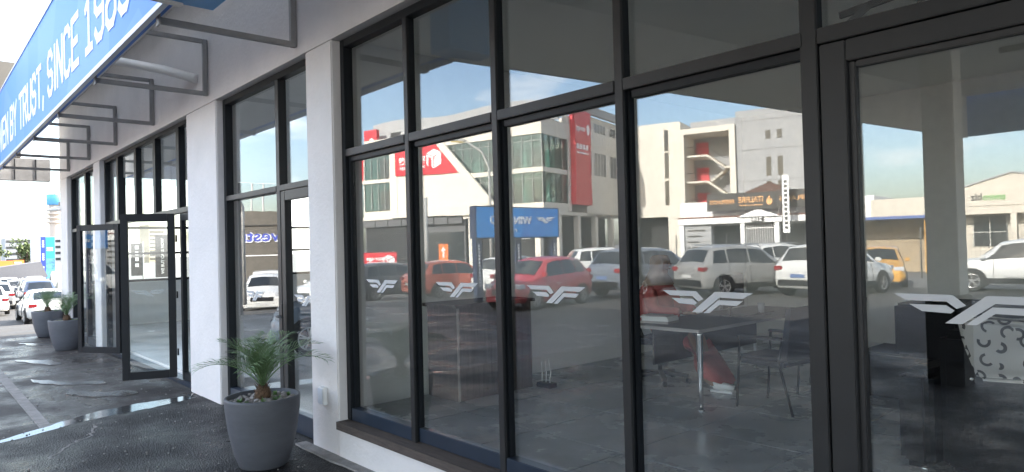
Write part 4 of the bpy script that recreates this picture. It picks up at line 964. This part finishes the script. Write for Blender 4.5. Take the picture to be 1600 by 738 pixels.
MB().prism([(-18.1, 9.85), (-18.1, 13.05), (-13.2, 12.95), (-9.75, 9.62)], 'y', .02, .16).build('red_sign', M_redsign, st_)
MB().prism([(-13.4, 13.2), (-12.3, 13.1), (-5.6, 6.08), (-6.8, 6.08)], 'y', .05, .35).build('diagonal_band', M_cream, st_)
MB().prism([(-11.98, 6.06), (-6.85, 6.06), (-11.98, 11.6)], 'y', -.1, .04).build('panel', M_cream, st_)
# white cube emblem and lettering on the red sign
def cube_logo(root, cx, cz, s, y, m=M_wlet):
    mb = MB(); mb.prism([(cx + a * s, cz + b * s) for a, b in ((0, .5), (-.5, .3), (0, .12), (.5, .3))], 'y', y, y + .03)
    mb.prism([(cx + a * s, cz + b * s) for a, b in ((.03, .08), (.5, .26), (.5, -.35), (.03, -.55))], 'y', y, y + .03)
    mb.prism([(cx + a * s, cz + b * s) for a, b in ((-.03, .08), (-.5, .26), (-.5, -.35), (-.38, -.40), (-.38, .12), (-.16, .02), (-.16, -.5), (-.03, -.55))], 'y', y, y + .03); mb.build('cube_emblem', m, root)
cube_logo(st_, -13.4, 11.4, 1.9, .165)
text('lettering', 'stor-age', M_wlet, st_, (-16.0, .185, 11.55), LT, 1.1, .02, width=3.0, bold=.02); box('underline', M_wlet, st_, -17.4, -14.6, .165, .19, 10.98, 11.05); text('lettering', 'self storage', M_wlet, st_, (-16.0, .185, 10.65), LT, .6, .02, width=2.8)
bp('vertical_sign', M_redsign, st_, -24.4, -22.4, .75, 1.2, 9.5, 15.55); text('lettering', 'stor-age', M_wlet, st_, (-23.1, -.74, 12.3), (0, 0, 1), 1.3, .02, upv=(1, 0, 0), width=4.6, bold=.02)
# glazed corner: two storeys, front and return
for z0, z1 in ((6.06, 8.94), (9.41, 12.54)):
    bp('window_glass', M_teal, st_, -11.9, .02, .10, .15, z0, z1); box('window_glass', M_teal, st_, -.05, .0, -5.1, -.16, z0, z1)
    bp('slab_behind', M_wallin2, st_, -11.9, -.3, 3.0, 3.15, z0, z1)
    for k in range(11): bp('mullion', M_pole, st_, -10.9 + k * 1.085, -10.85 + k * 1.085, .02, .095, z0, z1)
    bp('transom', M_pole, st_, -11.9, .02, .03, .09, z1 - .62, z1 - .57)
    for k in range(5): box('mullion', M_frame, st_, .005, .08, -.35 - k * 1.15, -.29 - k * 1.15, z0, z1)
    for k, x in enumerate((-9.2, -5.9, -2.9)): bp('roller_door', M_red, st_, x, x + 1.9, 2.9, 2.98, z0, z0 + 2.35)
    for x in (-6.9, -3.6, -.9): bp('white_figure', M_whitep, st_, x, x + .5, 2.2, 2.25, z0, z0 + 2.4)
box('side_panel', M_cream, st_, -.4, .16, -5.75, -5.11, 5.3, 15.0)
# red banner and right flank
box('banner', M_redsign, st_, .17, .75, -9.3, -5.6, 6.0, 15.75)
cb_ = Vector((.78, -7.5, 14.2)); text('lettering', 'stor-age', M_wlet, st_, (.77, -6.9, 13.9), (0, 1, 0), .85, .01, width=1.9, bold=.02)
for k in range(4): box('lettering', M_wlet, st_, .752, .77, -8.6 + k * .72, -8.1 + k * .72, 11.7, 12.25)
box('lettering', M_wlet, st_, .752, .77, -8.7, -6.0, 11.25, 11.42); MB().prism([(-8.6 + .35 * math.cos(k * .5), 13.9 + .6 * math.sin(k * .5)) for k in range(12)], 'x', .752, .77).build('emblem', M_wlet, st_)
box('flank_wall', M_cream, st_, -3, .1, -17.9, -9.31, 4.9, 15.7)
for z0, z1 in ((9.4, 11.85), (12.75, 15.1)):
    for y0, y1 in ((-10.7, -9.75), (-14.4, -11.4), (-17.3, -15.5)):
        fr_ = box('window', M_winblk, st_, .101, .13, y0, y1, z0, z1)
        nn = max(2, int((y1 - y0) / .7)); 
        for k in range(nn + 1): box('window_bar', M_whitep, fr_, .131, .17, y0 + (y1 - y0) * k / nn - .04, y0 + (y1 - y0) * k / nn + .04, z0, z1)
# roof plant screen, wavy grey
mb = MB(); pr = [(-24.3 + i * 1.0, 16.35 + .22 * math.sin(i * .42)) for i in range(26)]
mb.prism([(-24.3, 14.2)] + pr + [(.7, 14.2)], 'y', -2.6, -2.2); mb.build('roof_screen', M_greyp, st_)
box('roof_screen', M_greyp, st_, .3, .7, -17.9, -2.61, 15.75, 16.6); bp('roof_deck', M_greyp, st_, -23.4, .0, .2, 17.8, 14.16, 14.2)
for x in (-21.6, -9.5): bp('roof_opening', M_dark, st_, x, x + 1.5, 2.15, 2.19, 14.35, 15.2)
# louvred base, columns and dark ground floor
bp('base_wall', M_louvre, st_, -23.5, -10.2, .8, 1.2, 0, 5.24)
mb = MB()
for i in range(24): mb.prism([(.52, .3 + i * .205), (.78, .36 + i * .205), (.78, .40 + i * .205), (.52, .33 + i * .205)], 'x', -23.4, -16.0)
o = mb.build('louvre_blades', M_louvre, st_); o.scale = (1, -1, 1); o['kind'] = 'stuff'
for k in range(7): bp('louvre_panel', M_louvre, st_, -23.45 + k * 1.9, -21.7 + k * 1.9, .3, .5, 4.45, 5.2)
bp('ground_floor', M_dark, st_, -16.0, -.6, 3.5, 3.7, 0, 5.2); bp('shopfront', M_winblk, st_, -15.8, -10.4, .79, .795, .2, 3.6)
for x in (-9.5, -5.6, -1.2): bp('column', M_cream, st_, x, x + .6, .4, 1.0, 0, 5.24)
box('under_wall', M_dark, st_, -2.0, -1.8, -17.8, -1.2, 0, 4.88); bp('soffit', M_cream, st_, -10.1, .1, .3, 17.8, 4.89, 5.24)
for k in range(4): box('column', M_cream, st_, -.5, .05, -3.6 - k * 4.2, -3.0 - k * 4.2, 0, 4.88)
bp('parking_board', M_greyp, st_, -3.4, -1.6, .3, .36, 2.6, 4.9)
# right wing with open stair
wg = bldg('storage_wing', 'pale wing with open red-doored staircase and tall grey gable', -51.6, -59.7, -19)
bp('front_wall', M_cream, wg, -.2, 6.9, 0, 6, 4.8, 15.4); bp('undercroft', M_dark, wg, .8, 6.9, 2.0, 2.2, 0, 4.79); bp('pier', M_cream, wg, 5.3, 6.9, .0, 1.9, 0, 4.79)
for z0, z1 in ((12.25, 14.6), (9.15, 12.05), (6.1, 8.85)): bp('slit_window', M_winblk, wg, 5.05, 5.5, -.03, -.002, z0, z1)
bp('frame_top', M_cream, wg, 6.92, 12.9, -.5, 4.0, 13.8, 14.4); bp('frame_side', M_cream, wg, 6.92, 7.4, -.5, 4.0, 0, 13.79); bp('frame_side', M_cream, wg, 12.3, 12.9, -.5, 4.0, 0, 13.79)
bp('stair_back', M_greyp, wg, 7.41, 12.29, 3.8, 4.0, 0, 13.79)
for z in (2.7, 5.5, 8.4, 11.3):
    bp('landing', M_cream, wg, 7.42, 9.7, .3, 3.79, z, z + .2); bp('half_landing', M_cream, wg, 11.5, 12.28, .3, 3.79, z - 1.45, z - 1.27)
    bp('red_door', M_red, wg, 7.7, 9.1, 3.7, 3.79, z + .21, z + 2.0)
    for k in range(8):
        bp('step', M_cream, wg, 9.7 + k * .225, 9.93 + k * .225, .3, 1.7, z - .1 - k * .17, z + .14 - k * .17); bp('step', M_cream, wg, 9.7 + k * .225, 9.93 + k * .225, 1.9, 3.4, z - 2.75 + k * .17, z - 2.5 + k * .17)
    MB().tube([(7.45, -.25, z + 1.1), (9.7, -.25, z + 1.1), (11.5, -.25, z - .3), (12.25, -.25, z - .3)], .035, 6).build('handrail', M_frame, wg)
bp('gable_wall', M_greyp, wg, 12.92, 20.2, 0, 8, 0, 15.75); bp('gable_wall', M_greyp, wg, 7.0, 12.91, 4.01, 8, 13.0, 15.85); bp('lower_wing', M_greyp, wg, 20.22, 21.2, 1, 8, 0, 12.4)
for z0, z1 in ((12.55, 13.45), (8.65, 10.65), (6.2, 8.1)):
    for x in (15.9, 17.05): bp('window', M_winblk, wg, x, x + .5, -.03, -.002, z0, z1)
for z in (4.8, 8.2, 11.5, 14.6): bp('panel_joint', M_dark, wg, 12.93, 20.19, -.012, -.001, z, z + .03)
# fireplace shop in an old house
ho = bldg('tiled_roof_house', 'low white house with dark fireplace sign and number 214 over its gate', -22.4, -29.0, -22)
bp('wall', M_whitep, ho, 0, 8.2, .9, 6, 0, 3.3); bp('verandah_beam', M_whitep, ho, -.1, 8.3, 0, .5, 2.82, 3.14); bp('parapet', M_whitep, ho, -.1, 8.3, .6, .9, 3.2, 4.05)
MB().prism([(3.0, 3.12), (4.1, 3.55), (5.2, 3.12)], 'y', .02, .12).build('gable', M_whitep, ho)
mb = MB()
for i in range(30): mb.box(-.1 + i * .28, .12 + i * .28, -.6, .02, 3.15, 3.22)
o = mb.build('verandah_tiles', M_roofr, ho); o['kind'] = 'stuff'
mb = MB(); mb._add([(2.6, -1.2, 4.25), (6.2, -1.2, 4.25), (6.2, -4.6, 4.25), (2.6, -4.6, 4.25), (4.4, -2.8, 5.15), (4.4, -3.0, 5.15)], [(0, 1, 4), (1, 2, 5, 4), (2, 3, 5), (3, 0, 4, 5), (0, 3, 2, 1)]); mb.build('hip_roof', M_roofr, ho)
for i in range(9):
    u = (i + .5) / 9; box('roof_batten', M_signdk, ho, 2.6 + 1.8 * u, 6.2 - 1.8 * u, -1.2 - 1.6 * u - .02, -1.2 - 1.6 * u + .03, 4.25 + .9 * u, 4.29 + .9 * u)
for x in (-.05, 3.14, 4.88, 8.0): bp('post', M_whitep, ho, x, x + .22, .05, .35, 0, 2.81)
bp('price_panel', M_greyp, ho, .16, 1.62, .2, .26, .3, 2.75)
for k in range(5): bp('panel_line', M_signdk, ho, .35, 1.3 - (k % 3) * .16, .18, .195, 2.45 - k * .32, 2.53 - k * .32)
for x0, x1 in ((1.66, 3.10), (5.14, 6.7)): bp('window', M_winblk, ho, x0, x1, .86, .895, .5, 2.7)
for k in range(13): MB().tube([(3.42 + k * .118, -.3, .05), (3.42 + k * .118, -.3, 2.68)], .017, 6).build('gate_bar', M_whitep, ho)
for z in (.3, 1.35, 2.5): bp('gate_rail', M_whitep, ho, 3.37, 4.87, .27, .33, z, z + .05)
bp('door_recess', M_louvre, ho, 3.4, 4.86, .84, .895, 0, 2.7)
bp('number_plate', M_signdk, ho, 3.75, 4.35, -.16, -.125, 2.83, 3.13); text('number', '214', M_wlet, ho, (4.05, .165, 2.98), LT, .28, .006, width=.48, bold=.01)
bp('sign_board', M_signdk, ho, 1.5, 5.0, -.15, .0, 3.50, 4.42); bp('sign_board', M_signdk, ho, 5.02, 7.2, -.13, .02, 3.52, 4.44)
text('lettering', 'FIREPLACES', M_gold, ho, (2.28, .165, 3.95), LT, .30, .008, width=1.25, bold=.004); text('lettering', 'ITALFIRE', M_gold, ho, (3.75, .165, 4.02), LT, .42, .008, width=1.25, bold=.008)
bp('sub_line', M_gold, ho, 3.15, 4.35, -.162, -.152, 3.72, 3.76); text('lettering', 'FIREPLACES', M_gold, ho, (6.05, .145, 4.0), LT, .34, .008, width=1.75, bold=.004)
MB().prism([(4.62, 3.72), (4.52, 3.86), (4.56, 4.02), (4.70, 4.22), (4.72, 4.02), (4.80, 4.05), (4.84, 3.88), (4.76, 3.72)], 'y', .152, .166).build('flame_emblem', M_gold, ho)
vs1 = thing('vertical_sign', 'tall narrow white sign with vertical lettering before the tiled house', 'sign', (-16.75, -29.9, 0), R(-22))
box('board', M_whitep, vs1, -.16, .16, -.03, .03, 2.2, 5.1); box('edge', M_signdk, vs1, -.20, -.161, -.035, .035, 2.2, 5.12); MB().tube([(0, 0, 0), (0, 0, 2.2)], .05).build('post', M_signdk, vs1)
for k in range(11): box('letter', M_klet, vs1, -.07, .07, .031, .036, 2.4 + k * .23, 2.54 + k * .23)
# low beige offices with gabled parapet
eb = bldg('gabled_office', 'beige single-storey office with gabled parapet and green and black name', -13.0, -42.6, -8)
bp('wall', M_beige, eb, -4.3, 9, 1.2, 8, 0, 4.2); bp('parapet', M_beige, eb, -4.3, -.02, .2, 1.19, 3.05, 4.2)
MB().prism([(0, 3.05), (0, 4.4), (2.9, 5.25), (6.5, 4.35), (9, 4.35), (9, 3.05)], 'y', -1.19, -.0).build('gable_parapet', M_beige, eb)
MB().prism([(.45, 3.5), (.45, 4.45), (6.2, 4.45), (6.2, 3.5)], 'y', .001, .05).build('name_panel', M_beige, eb)
MB().prism([(-.06, 4.40), (2.9, 5.26), (6.6, 4.35), (6.6, 4.42), (2.9, 5.34), (-.06, 4.48)], 'y', -1.2, .08).build('coping', M_greyp, eb)
text('lettering', 'enviro', M_green, eb, (2.05, .06, 3.98), LT, .55, .008, width=1.05, bold=.012); text('lettering', 'biz', M_klet, eb, (1.22, .06, 4.0), LT, .55, .008, width=.55, bold=.012)
for x in (0, 2.75, 5.5): bp('pillar', M_beige, eb, x, x + .28, .02, .5, 0, 3.04)
for x in (.85, 3.7):
    w_ = bp('window', M_winblk, eb, x, x + 1.65, 1.15, 1.19, 1.2, 2.95)
    for u in (0, .5, 1): bp('window_bar', M_pole, w_, x + u * 1.6, x + .05 + u * 1.6, 1.10, 1.145, 1.2, 2.95)
    bp('window_bar', M_pole, w_, x, x + 1.65, 1.09, 1.14, 2.0, 2.05)
bp('window', M_winblk, eb, -1.8, -.6, 1.15, 1.19, 1.0, 2.8); bp('white_annex', M_whitep, eb, -6.6, -4.32, 1.2, 8, 0, 4.55)
ks = thing('carport', 'tan sided carport with blue roof sheet and yellow edge, reflected in the glass door', 'carport', (-13.6, -35.2, 0), R(-8))
box('roof_sheet', M_blueroof, ks, -2.6, 1.75, -2, .3, 2.78, 2.92); box('side_wall', M_tan, ks, -2.5, 1.4, -2, -1.8, 0, 2.77); box('post', M_yellow, ks, 1.45, 1.62, -.1, .1, 0, 2.77); box('side_wall', M_tan, ks, 1.42, 1.60, -1.79, -.15, 0, 2.77)
# brown trading hall with mirrored blue letters
hb_ = bldg('trading_hall', 'grey brown hall with big blue italic lettering, reflected above the near palm', -41.6, -10.3, -55)
bp('wall', M_brick, hb_, -3, 6.4, 0, 4, -1.6, 3.5); 
mb = MB(); mb.prism([(-3, 3.5)] + [(-3 + i * .5, 4.45 - .012 * i + .02 * (i % 2)) for i in range(19)] + [(6.4, 3.5)], 'y', -3.9, .06); mb.build('roof_edge', M_brick, hb_)
bp('roof_line', M_dark, hb_, -3, 6.4, -.075, -.061, 3.46, 3.52); bp('lower_band', M_whitep, hb_, -3, 6.4, -.03, -.001, 1.7, 1.76)
text('lettering', 'Investment', M_whitep, hb_, (2.35, .03, 2.82), LT, .95, .02, width=5.1, bold=.035); text('lettering', 'Investment', M_bluel, hb_, (2.3, .055, 2.85), LT, .95, .02, width=5.05, bold=.005)
text('lettering', 'Cars', M_whitep, hb_, (.05, .05, 2.2), LT, .62, .02, width=1.5, bold=.02)
MB().tube([(-.6, .08, 3.85), (-.3, .08, 4.05), (.1, .08, 4.07), (.45, .08, 3.9), (.75, .08, 3.85)], .035, 6).build('car_outline', M_whitep, hb_)
for k in range(2): MB().tube([(-.4 + .8 * k + .13 * math.cos(q * .7), .08, 3.82 + .13 * math.sin(q * .7)) for q in range(10)], .03, 6).build('car_outline', M_whitep, hb_)
for k in range(5): bp('small_letter', M_whitep, hb_, -.5 + k * .26, -.32 + k * .26, -.075, -.061, 3.58, 3.68)
MB().prism([(4.6, 2.4), (5.6, 2.9), (6.4, 3.4), (6.4, 3.1), (5.7, 2.5)], 'y', .03, .06).build('arrow_emblem', M_orange, hb_)
wb_ = bldg('white_warehouse', 'pale warehouse with tan upper wall behind the lettered hall', -58, -25, -60); bp('wall', M_beige, wb_, -14, 1, 0, 4, -1.8, 5.3); bp('parapet', M_tan, wb_, -14, 1, -.05, 0, 4.2, 5.35)
# blue pylon sign
pw = thing('pylon_sign', 'bright blue box sign with winged logo on three navy posts', 'sign', (-18.67, -11.6, 0), R(-90))
bevel(MB().box(-.05, 4.2, -.16, .16, 2.16, 3.30).build('sign_box', M_navy, pw), .01)
box('sign_face', M_sign2, pw, .02, 4.14, .161, .172, 2.2, 3.26)
LG = MB()
for p in LOGO: LG.prism([(3.45 - (x + .03) * 1.9, 2.82 + (z + .04) * 2.1) for x, z in p], 'y', .174, .184)
LG.build('winged_logo', M_wlet, pw)
text('lettering', 'WINGFIELD', M_wlet, pw, (1.65, .18, 2.80), LT, .40, .005, width=2.15, bold=.008); text('lettering', 'MOTORS', M_wlet, pw, (1.65, .18, 2.45), LT, .16, .005, width=.75)
for x in (.0, 2.0, 3.85):
    po = box('post', M_navy, pw, x, x + .26, -.11, .11, 0, 2.158)
    for k in range(13): box('letter', M_wlet, po, x + .10, x + .17, .111, .116, .5 + k * .115, .57 + k * .115)
# street lamps and poles
def lamp(label, x, y, h, dx, dy, ln):
    t = thing('street_lamp', label, 'street lamp', (x, y, 0), 0, 'street lamps along the road')
    d = Vector((dx, dy, 0)).normalized()
    MB().tube([(0, 0, 0), (0, 0, h - 1.2), tuple(d * .3 + Vector((0, 0, h - .5))), tuple(d * .9 + Vector((0, 0, h - .08))), tuple(d * ln + Vector((0, 0, h)))], [.09, .06, .055, .05, .045], 10).build('pole', M_pole, t)
    hd = MB().obox(tuple(d * ln + Vector((0, 0, h))), tuple(d * (ln + .7) + Vector((0, 0, h + .06))), .26, .12).build('lamp_head', M_pole, t); bevel(hd, .03)
    MB().obox(tuple(d * (ln + .1) + Vector((0, 0, h - .06))), tuple(d * (ln + .66) + Vector((0, 0, h + .0))), .20, .04).build('lens', M_lampy, hd)
lamp('curved street lamp with yellow lens rising behind the blue pylon sign', -23.2, -16.1, 6.55, -.7, .72, 1.0)
lamp('curved street lamp reflected in the row of six upper panes', -25.2, -6.2, 4.75, -.67, .75, 2.4)
up_ = MB().tube([(-28.4, -16.2, 0), (-28.4, -16.2, 4.4)], [.16, .13], 10).build('utility_pole', M_pole); tag(up_, 'stout pale pole reflected left of the blue pylon sign', 'pole')
for i, (x, y, l) in enumerate(((-40.5, -12.4, 'thin white flag pole reflected before the lettered hall'), (-40.0, -12.9, 'second thin pole beside the white flag pole'))): tag(MB().tube([(x, y, 0), (x, y, 6.0)], .06, 8).build('flag_pole', M_pole), l, 'pole')
aw = thing('arrow_sign', 'small orange sign with white upward arrow on a post', 'sign', (-27.9, -16.9, -.2), R(-48)); aw.scale = (1.13,) * 3
box('plate', M_orange, aw, -.21, .21, -.02, .02, 1.28, 2.02); MB().prism([(-.04, 1.4), (.04, 1.4), (.04, 1.72), (.12, 1.72), (0, 1.92), (-.12, 1.72), (-.04, 1.72)], 'y', .021, .028).build('arrow', M_wlet, aw); MB().tube([(0, -.03, 0), (0, -.03, 1.9)], .03).build('post', M_pole, aw)
rb = thing('banner_board', 'low red banner with white cube emblem on the fence', 'banner', (-32.5, -16.2, -.36), R(-48)); rb.scale = (1.19,) * 3
box('board', M_redsign, rb, -.85, .85, -.03, .03, 1.0, 1.75); cube_logo(rb, .5, 1.38, .52, .032); text('lettering', 'stor-age', M_wlet, rb, (-.12, .04, 1.48), LT, .26, .004, width=.78, bold=.006); box('underline', M_wlet, rb, -.5, .26, .031, .037, 1.30, 1.32); text('lettering', 'self storage', M_wlet, rb, (-.12, .04, 1.2), LT, .14, .004, width=.7)
for x in (-.7, .7): MB().tube([(x, -.05, 0), (x, -.05, 1.8)], .03).build('post', M_pole, rb)
# mesh fence along the far side
def fence(label, x0, y0, x1, y1, h):
    t = thing('mesh_fence', label, 'fence', (x0, y0, 0), math.atan2(y1 - y0, x1 - x0)); ln = math.hypot(x1 - x0, y1 - y0)
    n = int(ln / 2.6)
    for i in range(n + 1): MB().tube([(i * ln / n, 0, 0), (i * ln / n, 0, h + .25)], .032, 6).build('post', M_wire, t)
    mb = MB()
    for i in range(int(ln / .16)): mb.box(i * .16, i * .16 + .008, -.004, .004, .05, h)
    for k in range(int(h / .14)): mb.box(0, ln, -.0035, .0035, .05 + k * .14, .058 + k * .14)
    o = mb.build('wire_mesh', M_wire, t); o['kind'] = 'stuff'
fence('wire mesh fence in front of the tiled roof house', -24.5, -27.2, -14.2, -30.0, 2.0)
fence('wire mesh fence in front of the gabled office', -13.9, -30.2, -1.5, -31.5, 2.0)
# far sky-line and things beyond the shop, straight on
tw = thing('control_tower', 'tall concrete tower with blue crown and ring galleries far away', 'tower', (-474, 63.3, 0))
MB().lathe([(3.2, -6), (3.0, 8), (2.9, 22), (2.9, 30)], 20).build('shaft', M_tower, tw); MB().lathe([(4.1, 33), (4.2, 38.6), (4.0, 39)], 24).build('crown', M_bluefas, tw)
MB().tube([(0, 0, 39), (0, 0, 43)], .3, 6).build('mast', M_pole, tw); MB().lathe([(3.0, 30), (3.0, 33)], 20).build('neck', M_tower, tw)
for z in (22.5, 25, 27.5, 30): MB().lathe([(2.95, z - .3), (4.2, z), (4.2, z + .8), (2.95, z + .8)], 24).build('gallery', M_tower, tw)
bb = thing('tall_billboard', 'tall billboard with two portrait adverts either side of a blue strip', 'billboard', (-108, 10.7, 0), R(90))
box('frame', M_greyp, bb, -1.35, 1.35, -.15, .15, -.8, 4.75); 
M_ad1 = mat('advert_print_tan', (.55, .42, .34), .5, var=.75, scale=1.3); M_ad2 = mat('advert_print_blue', (.10, .30, .60), .5, var=.9, scale=1.2)
M_sky = mat('advert_sky_print', (.62, .70, .74), .5, var=.08); M_adb = mat('advert_blue_print', (.03, .30, .78), .5, var=.1)
box('poster', M_sky, bb, -1.3, -.28, -.17, -.151, 1.9, 4.7); box('poster', M_ad1, bb, -1.3, -.28, -.17, -.151, -.7, 1.89); box('poster', M_adb, bb, .30, 1.3, -.17, -.151, 1.9, 4.7); box('poster', M_ad2, bb, .30, 1.3, -.17, -.151, -.7, 1.89)
box('blue_strip', M_bluel, bb, -.26, .28, -.18, -.152, -.9, 4.75)
for z in (.0, 1.7, 3.4):
    for k in range(4): box('letter', M_wlet, bb, -.1, .12, -.186, -.181, z + k * .24, z + .16 + k * .24)
for z in (3.2, 2.9): box('letter', M_wlet, bb, .4, 1.1, -.176, -.171, z, z + .16)
MB().tube([(0, .1, -4), (0, .1, -.8)], .3).build('post', M_pole, bb)
og = thing('orange_billboard', 'wide orange roof billboard at the left edge beyond the parked cars', 'billboard', (-99, 5.6, 0), R(93))
box('panel', M_orange, og, -2.2, 1.0, -.1, .1, .1, 1.75); box('panel', M_orange, og, 1.04, 2.1, -.1, .1, .3, 1.8); MB().lathe([(.42, -.02), (.28, -.02), (.28, .02), (.42, .02)], 20, cap=False).build('ring', M_wlet, og).matrix_local = Matrix.Translation((-.9, -.13, .92)) @ Matrix.Rotation(R(90), 4, 'X')
for k in range(7): box('letter', M_wlet, og, -.35 + k * .17, -.22 + k * .17, -.115, -.101, .8, 1.0)
for x, z in ((1.5, 1.45), (1.5, .9), (1.5, .65)): box('letter', M_wlet, og, x - .35, x + .35, -.115, -.101, z, z + .13)
for x in (-2, 1.9): MB().tube([(x, 0, -4), (x, 0, .2)], .1).build('post', M_pole, og)
aw2 = thing('grey_awning', 'low grey pitched awning behind the parked cars', 'awning', (-87, 5.0, 0), R(90))
MB().prism([(-4.2, -1.0), (3.2, -1.0), (2.6, .6), (-3.2, -.2)], 'y', -2, 2).build('canvas', M_tentg, aw2)
for x in (-3.8, -1.5, .8, 2.9): MB().tube([(x, -1.9, -4), (x, -1.9, -1)], .07).build('post', M_whitep, aw2)
aw2.location.z = 1.0; bb.location.z = 0; 
for x, y, w, h, l in ((-300, 33, 9, 9.5, 'long grey office block on the far left skyline'), (-280, 47, 5, 11, 'small grey block right of the long one on the skyline')):
    b = thing('office_block', l, 'building', (x, y, 0), R(90)); box('wall', M_greyp, b, -w, w, 0, 14, 0, h)
    for k in range(4): box('window_strip', M_winblk, b, -w + .3, w - .3, -.06, -.002, h - 1.6 - k * 2.2, h - .7 - k * 2.2)
def tree(label, x, y, h, r, seed, n=1500, sq=.75):
    random.seed(seed); t = thing('leafy_tree', label, 'tree', (x, y, 0), 0, 'trees on the skyline')
    tr = MB().tube([(0, 0, 0), (.05, .03, h * .35), (0, .1, h * .7)], [r * .09, r * .07, r * .03], 8)
    for k in range(5): a = k * 1.3; tr.tube([(0, 0, h * .35), (r * .5 * math.cos(a), r * .5 * math.sin(a), h * .65)], [r * .04, r * .015], 6)
    tr.build('trunk', M_bark, t)
    cl_ = [(Vector((random.gauss(0, r * .42), random.gauss(0, r * .42), h * .62 + random.gauss(0, h * .14))), r * random.uniform(.25, .5)) for _ in range(16)]
    mb = MB()
    for i in range(n):
        c, q = random.choice(cl_); d = Vector((random.gauss(0, 1), random.gauss(0, 1), random.gauss(0, 1))).normalized() * q * random.uniform(.6, 1.05); d.z *= sq; p = c + d
        a = Vector((random.gauss(0, 1), random.gauss(0, 1), random.gauss(0, 1))).normalized(); b = a.cross(Vector((random.gauss(0, 1), random.gauss(0, 1), random.gauss(0, 1)))).normalized(); s = r * .075
        mb._add([p - a * s, p + b * s * .5, p + a * s, p - b * s * .5], [(0, 1, 2, 3)])
    mb.build('crown', M_foli, t, fix=False)
for i, (x, y, h, r, l) in enumerate(((-133, 6.5, 4.8, 3.2, 'bushy green tree above the orange billboard, farther left'), (-136, 12, 4.8, 3.2, 'bushy green tree between the orange and tall billboards'), (-140, 1, 5.0, 3.5, 'green tree at the very left edge of the skyline'))): tree(l, x, y, h, r, 20 + i)
# banners and tower seen through the showroom end wall
for x, y, z0, z1, l in ((-26, 2.95, 1.2, 2.3, 'narrow dark feather banner seen through the door leaf, left one'), (-23, 2.95, 1.2, 2.5, 'taller dark banner with vertical white words seen through the door leaf')):
    b = thing('dark_banner', l, 'banner', (x, y, 0), R(90)); box('cloth', M_signdk, b, -.17, .17, -.02, .02, z0, z1); MB().tube([(.2, 0, 0), (.2, 0, z1 + .05)], .025).build('pole', M_pole, b)
    if x > -24: text('lettering', 'WE BUY CARS NOW', M_wlet, b, (0.03, -.025, (z0 + z1) / 2), (0, 0, 1), .12, .003, upv=(-1, 0, 0), width=1.1, bold=.002)
    else:
        for k in range(7): box('letter', M_wlet, b, -.05, .06, -.026, -.021, z0 + .3 + k * .2, z0 + .42 + k * .2)
hr = thing('high_rise', 'far gridded high-rise seen through the open door leaf', 'building', (-219, 52.5, 0), R(100)); box('wall', M_tan, hr, -2.2, 2.2, 0, 6, 0, 11)
for k in range(9): box('window_strip', M_winblk, hr, -2.0, 2.0, -.04, -.002, .8 + k * 1.12, 1.3 + k * 1.12)
